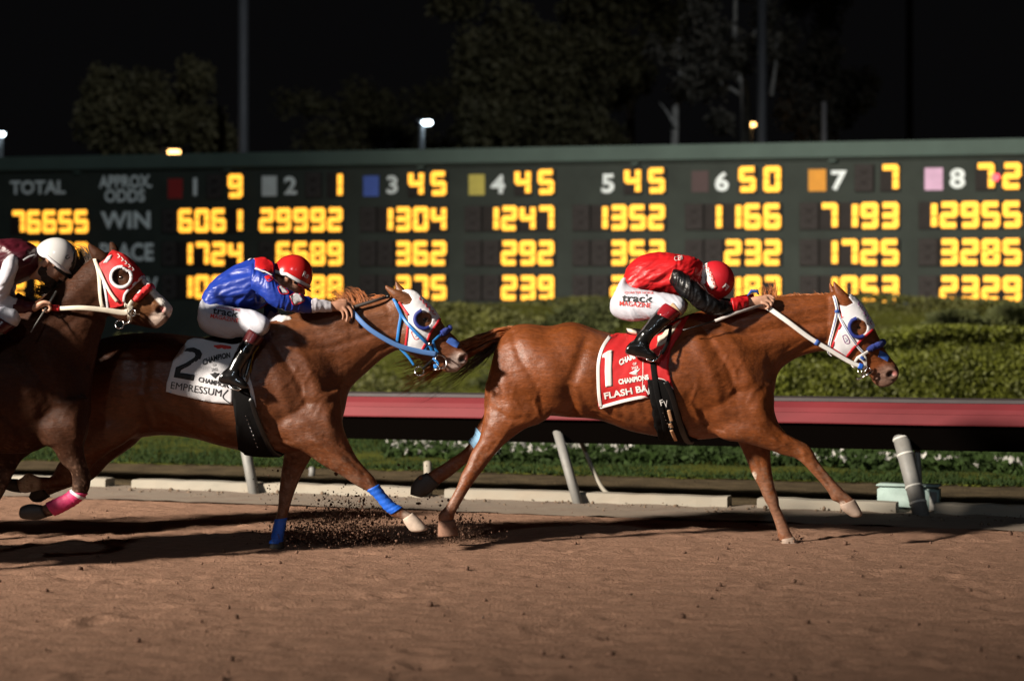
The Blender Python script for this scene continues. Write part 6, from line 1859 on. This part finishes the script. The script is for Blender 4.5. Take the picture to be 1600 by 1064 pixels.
CF2 = [(424, 484, 415, 503, .040, .07), (431, 489, 426, 508, .040, .03), (440, 490, 436, 509, .036, -.01)]
PV2 = [(322, 468, 314, 492, .13, 0), (326, 472, 318, 512, .165, 0), (342, 474, 338, 524, .17, 0), (362, 482, 360, 520, .15, 0)]
TH2 = [(320, 470, 313, 500, .085, -.075), (328, 474, 319, 514, .092, -.09), (342, 477, 336, 524, .095, -.12), (362, 480, 356, 529, .092, -.16), (384, 483, 378, 526.5, .086, -.205), (402, 487, 398, 526, .080, -.24), (416, 494, 412, 523, .068, -.26), (423, 503, 420, 515, .04, -.26)]
SH2 = [(388, 513, 412, 529, .058, -.27), (379, 530, 404, 540, .064, -.285), (371, 545, 396, 551, .062, -.30), (364, 558, 389, 561, .054, -.315), (358, 571, 382, 572, .046, -.325), (354, 580, 378, 581, .043, -.33), (351, 587, 378, 589, .041, -.335)]
FT2 = [(345, 586, 341.5, 594, .030, -.335), (352, 578, 343, 598, .038, -.335), (363, 579, 354, 601.5, .040, -.338), (373, 586, 366, 605, .042, -.342), (381, 593, 376, 608, .042, -.345), (387, 599, 383, 608.5, .034, -.345), (389.5, 603, 388, 607, .02, -.345)]
TP2 = [(388.5, 512, 412.5, 529, .062, -.27), (383, 522, 408, 535, .066, -.278), (378.5, 530.5, 403.5, 540.5, .0675, -.286)]
h2hand = [([(517, 477, -.12), (528, 475.5, -.12), (539, 475, -.118)], (.021, .024, .020), .016), ([(518, 482, -.118), (528, 481, -.12), (537, 482, -.12)], (.019, .022, .019), .016),
       ([(537, 472.5, -.10), (545, 474.5, -.10), (551, 479.5, -.105), (552.5, 484.5, -.11)], (.0115, .0105, .0092, .0078), .005),
       ([(538, 476.5, -.118), (546, 481, -.122), (550, 489, -.128), (550, 496.5, -.13)], (.0118, .0108, .0095, .008), .005),
       ([(536.5, 481, -.132), (541.5, 487, -.138), (543, 495, -.142), (541.5, 502, -.144)], (.0115, .0105, .0092, .0078), .005),
       ([(533, 484, -.128), (536, 489.5, -.13), (536.5, 495, -.13), (535.5, 499, -.128)], (.0105, .0092, .008, .007), .005),
       ([(524, 474, -.09), (533, 469.5, -.085), (541, 469.5, -.085)], (.0135, .0112, .0092), .008)]
j2 = rider('jockey in blue silks and glossy red helmet reaching along the middle horse', h2, T2, S2, SF2, C2, CF2, PV2, TH2, SH2, FT2, TP2,
      h2hand, fist(438, 499, 452, 498, -.03, [(4, 4), (3, 9), (-3, 11)], [(442, 503, -.03), (448, 508, -.03), (452, 507, -.02)], r=.011, sp=.020),
      (453, 437), 30, dict(skin=M_skindark, torso=M_silkblue, sleeve=M_silkblue, cuff=M_silkwhite, top=M_boottop2), (418, 424),
      folds=[([(335, 450), (365, 440), (395, 432)], 5, .009), ([(330, 465), (350, 468), (390, 462), (402, 450)], 5, -.010), ([(345, 480), (365, 462), (400, 458)], 5, .009), ([(397, 412), (396, 440), (402, 470)], 2.2, -.008), ([(360, 430), (385, 425)], 4, -.006)])
hc2, hcb2 = helmet('helmet', j2['W'], j2['R'], M_helmred, j2['t'], axes=(.128, .108, .136), rim=(M_white, .011), peak=(M_helmred, .03))
lettering('R', (472, 432), (477, 434), 9, [hcb2], j2['yc'], M_whiteprint, hc2, off=.003)
lettering('s', (477, 434), (480.5, 435.5), 6, [hcb2], j2['yc'], M_whiteprint, hc2, off=.003)
goggles(j2['W'], j2['t'])
yk, ykb = wear('yoke', [(398.5, 404.5), (407, 402.5), (420, 405), (427, 411), (428, 428), (416, 425), (400, 420.5)], [j2['torso']], j2['yc'], M_silkred, j2['t'], far=False, off=.007, th=.003, step=3, smooth=8)
ribbon('yoke_piping', [(399.5, 420.5), (414, 426), (425, 432)], [j2['torso'], j2['sleeve']], j2['yc'], .012, M_white, j2['t'], off=.006, th=.003, far=False, step=3)
ribbon('back_piping', [(388, 408), (395, 404.5), (402, 403)], [j2['torso']], j2['yc'], .01, M_white, j2['t'], off=.006, th=.003, far=False, step=3)
for q, (m_, e_) in (([(434, 449), (439, 447), (446, 452), (451, 458), (442, 460), (437, 457)], (M_white, M_redtrim)), ([(452, 463), (461, 458.5), (468, 460), (475, 470), (460, 476.5), (456, 471)], (M_white, M_redtrim)), ([(414, 433), (421, 431), (426, 436), (419, 440)], (M_silkred, M_redtrim))):
    dm, dmb = wear('diamond_patch', q, [j2['sleeve']], j2['yc'], m_, j2['t'], far=False, off=.002, th=.002, step=3)
    ribbon('patch_edge', q + [q[0]], [j2['sleeve']], j2['yc'], .006, e_, dm, off=.003, th=.002, far=False, step=3)
ribbon('cuff_band', [(487.5, 467), (488, 477), (488.5, 488)], [bvh_of(*loft(C2, j2['yc'], 20))], j2['yc'], .008, M_bluecup, j2['t'], off=.004, th=.002, far=False, step=3)
wear('chest_patch', [(408, 482), (416, 473), (427, 478), (424, 486), (410, 487)], [j2['torso'], j2['breech']], j2['yc'], M_silkred, j2['t'], far=False, off=.004, th=.004, step=3)
lettering('track', (332, 490), (371.5, 496.5), 11.5, [j2['breech']], j2['yc'], M_blackprint, j2['t'], off=.0055, bold=.02)
lettering('MAGAZINE', (328.5, 496.5), (372, 504.5), 6.8, [j2['breech']], j2['yc'], M_redprint, j2['t'], off=.0055, bold=.008)
lettering('QUARTER HORSE', (338, 482), (375, 487), 4, [j2['breech']], j2['yc'], M_redprint, j2['t'], off=.0055)
gl = fist(438, 499, 452, 498, -.03, [(4, 4), (3, 9), (-3, 11)], [(442, 503, -.03), (448, 508, -.03), (452, 507, -.02)], r=.0125, sp=.020)
skin_obj('glove', [rod([P(x, y, j2['yc'] + yo) for x, y, yo in l], [q * 1.22 for q in rs], 10, 3) + (k,) for l, rs, k in gl], .0052, M_glove, j2['t'], smooth=1)
w2 = thing('riding_crop', 'dark riding crop lying along the mane of the middle horse', 'riding crop', P(570, 475, j2['yc']), 'riding crops')
mb = MB(); mb.tube([P(545, 484, -.44), P(553, 480, -.44), P(580, 471.5, -.43), P(606, 463.5, -.41)], [.011, .0115, .011, .009], 10); mb.build('handle', mat('dark_grip', (.055, .045, .04), rough=.5), w2)
mb = MB(); mb.tube([P(604, 464, -.41), P(609, 462.5, -.41)], [.013, .012], 10); mb.build('end_cap', M_black, w2)

# ---- rider in maroon and white, partly out of view
T3 = [(-72, 440, -58, 482, .12, 0), (-68, 424, -52, 480, .145, 0), (-58, 404, -40, 472, .155, 0), (-38, 388, -22, 462, .17, 0), (-14, 378, -2, 452, .18, 0), (12, 373, 20, 446, .19, 0), (34, 374.5, 38, 440, .19, 0), (52, 383, 54, 430, .16, 0), (64, 394, 64, 420, .10, 0)]
S3 = [(20, 396, 6, 412, .060, -.17), (26, 402, 2, 424, .068, -.20), (28, 416, -6, 438, .068, -.225), (24, 432, -12, 454, .064, -.24), (18, 447, -14, 473, .058, -.24), (14, 460, -4, 486, .052, -.225), (20, 466, 12, 489, .046, -.20), (27, 466.5, 26, 488, .040, -.18)]
C3 = [(24, 465.5, 22, 488.5, .042, -.185), (34, 468, 34, 489, .040, -.165), (45, 471, 45, 488.5, .036, -.15), (55, 473.5, 54, 488, .032, -.135)]
SF3 = mirror(S3, 8, -4); CF3 = [(28, 458, 26, 478, .04, .16), (40, 464, 38, 482, .038, .13), (56, 471, 55, 484, .034, .10)]
PV3 = [(s[0] - 1040, s[1] + 20, s[2] - 1040, s[3] + 20) + s[4:] for s in PV1]
TH3, SH3, FT3, TP3 = [[(s[0] - 1040, s[1] + 20, s[2] - 1040, s[3] + 20) + s[4:] for s in q] for q in (TH1, SH1, FT1, TP1)]
j3 = rider('jockey in maroon silks with white sleeves and white helmet, riding the dark bay', h3, T3, S3, SF3, C3, CF3, PV3, TH3, SH3, FT3, TP3,
      fist(55, 481, 72, 474, -.135, [(6, 4), (7, 9), (1, 13), (-5, 11)], [(60, 476, -.04), (69, 472, -.05), (78, 474, -.045)], sp=.022),
      fist(57, 479, 76, 474, .06, [(5, 4), (5, 9), (-1, 12), (-6, 10)], [(62, 476, .02), (70, 474, .01), (78, 476, .01)]),
      (81, 411), 40, dict(skin=M_skin, torso=M_silkmaroon, sleeve=M_silkwhite, cuff=M_silkmaroon, top=M_boottop2), (52, 402),
      folds=[([(0, 380), (20, 395), (40, 392)], 4, .008), ([(-20, 400), (10, 392), (30, 384)], 4, -.008), ([(30, 420), (45, 412), (55, 400)], 4, .007)])
hc3, hcb3 = helmet('helmet', j3['W'], j3['R'], M_helmwhite, j3['t'], axes=(.128, .108, .134), rim=(M_white, .010), peak=(M_black, .034))
ribbon('helmet_strap', [(64, 383), (73, 397), (88, 411), (108, 421)], [hcb3], j3['yc'], .018, M_blackmat, hc3, off=.002, th=.003, step=3)
ribbon('shell_seam', [(109, 381), (99, 391), (88, 400)], [hcb3], j3['yc'], .003, M_post, hc3, off=.001, th=.001, far=False, step=3)
lettering('C', (104, 406.5), (110, 403), 6, [hcb3], j3['yc'], M_blackprint, hc3, off=.003, bold=.04)
wear('front_cover', [(108, 378), (114, 385), (118, 397), (117, 412), (112, 425), (106, 421), (111, 408), (112.5, 395)], [hcb3], j3['yc'], M_black, hc3, off=.002, th=.003, step=3)
goggles(j3['W'], j3['t'])
W3 = j3['W']
skin_obj('beard', [ball(W3(.04, 0, -.078), (.058, .060, .045), j3['R']) + (.02,), ball(W3(.078, 0, -.102), (.026, .032, .024), j3['R']) + (.02,), ball(W3(-.002, .05, -.05), (.028, .02, .045), j3['R']) + (.02,), ball(W3(-.002, -.05, -.05), (.028, .02, .045), j3['R']) + (.02,)], .005, M_beard, j3['t'], .003, 60, 2)
V, T = loft([(66, 389, 53, 403, .055, 0), (72, 398, 58, 415, .066, 0), (75, 410, 64, 423, .058, 0)], j3['yc'], 24, 5)
sc_, scb = obj('scarf', V, T, mat('patterned_scarf', (.45, .02, .03), rough=.6, col2=(.40, .05, .05), nscale=40), j3['t']), bvh_of(V, T)
for q, m_ in (([(62, 398), (69, 400), (72, 407), (66, 404)], M_bluecup), ([(58, 404), (64, 403), (66, 409), (61, 411)], mat('yellow_print', (.55, .40, .05), rough=.6)), ([(66, 410), (70, 408), (73, 413), (70, 416)], M_white)):
    wear('scarf_print', q, [scb], j3['yc'], m_, sc_, far=False, off=.002, th=.001, step=2)
wear('collar', [(58, 440), (62, 438), (68, 447), (59, 448)], [j3['torso'], j3['body']], j3['yc'], M_white, j3['t'], far=False, off=.004, th=.004, step=3)
ribbon('shoulder_piping', [(36, 407), (45, 402), (54, 399)], [j3['torso'], j3['sleeve']], j3['yc'], .01, M_white, j3['t'], off=.005, th=.003, far=False, step=3)
w3 = thing('riding_crop', 'thin grey riding crop in the hand of the rider in maroon', 'riding crop', P(70, 490, h3['yc'] - .15), 'riding crops')
mb = MB(); mb.tube([P(88, 455, h3['yc'] - .12), P(79, 470, h3['yc'] - .14), P(74, 479, h3['yc'] - .15)], [.007, .0085, .008], 8); mb.build('handle', M_post, w3)
mb = MB(); mb.tube([P(74, 479, h3['yc'] - .15), P(62, 497, h3['yc'] - .24), P(48, 519, h3['yc'] - .30)], [.006, .005, .004], 8); mb.build('shaft', M_post, w3)

# two added horses with riders, unseen beyond the left edge, to shade that side
def copy_tree(o, parent=None):
    c = o.copy(); COL.objects.link(c)
    if parent is not None: c.parent = parent
    for ch in list(o.children): copy_tree(ch, c)
    return c
for src, lab in ((h3['root'], 'added shade-casting dark racehorse galloping just beyond the edge of the view, behind the dark bay'), (j3['t'], 'added shade-casting jockey on the racehorse that follows the dark bay, beyond the edge of the view')):
    c = copy_tree(src); c['label'] = lab
    c.location = c.location + Vector((-1.25, -.80, 0))
    c = copy_tree(src); c['label'] = lab.replace('galloping just', 'in the inside lane').replace('that follows the dark bay', 'in the inside lane')
    c.location = c.location + Vector((-1.66, .80, 0))

# ================================================================== DIRT THROWN UP BY THE HOOVES
def spray(name, cx, cy, sx, sy, yc, n, seed, tail_=0.0, smin=.003, smax=.016):
    r = np.random.default_rng(seed)
    px = cx + r.normal(0, sx, n) - tail_ * r.random(n) ** 2
    py = np.minimum(cy + r.normal(0, sy, n) + np.abs(r.normal(0, 2, n)), 856)
    yy = yc + r.normal(.15, .18, n)
    pts = np.array([P(a, b, c)[:] for a, b, c in zip(px, py, yy)]); pts[:, 2] = np.maximum(pts[:, 2], .004)
    sz = np.where(r.random(n) < .06, r.gamma(2.5, .003, n), r.gamma(1.2, .0013, n)).clip(.0012, smax)
    V, Q = clod_mesh(name, pts, sz, M_clod, seed)
    return tag(obj(name, V, Q, M_clod, smooth=False), kind='stuff')
spray('kicked_dirt', 545, 820, 40, 22, -.1, 9000, 3, smin=.0008, smax=.009)
spray('kicked_dirt', 470, 830, 32, 13, -.1, 3200, 4, smax=.009)
spray('kicked_dirt', 715, 828, 28, 13, .1, 4200, 5, smax=.009)
spray('kicked_dirt', 640, 790, 45, 28, .1, 420, 6)
spray('kicked_dirt', 420, 745, 16, 38, .1, 260, 7, smax=.009)
spray('kicked_dirt', 1232, 846, 14, 4, .2, 260, 8)
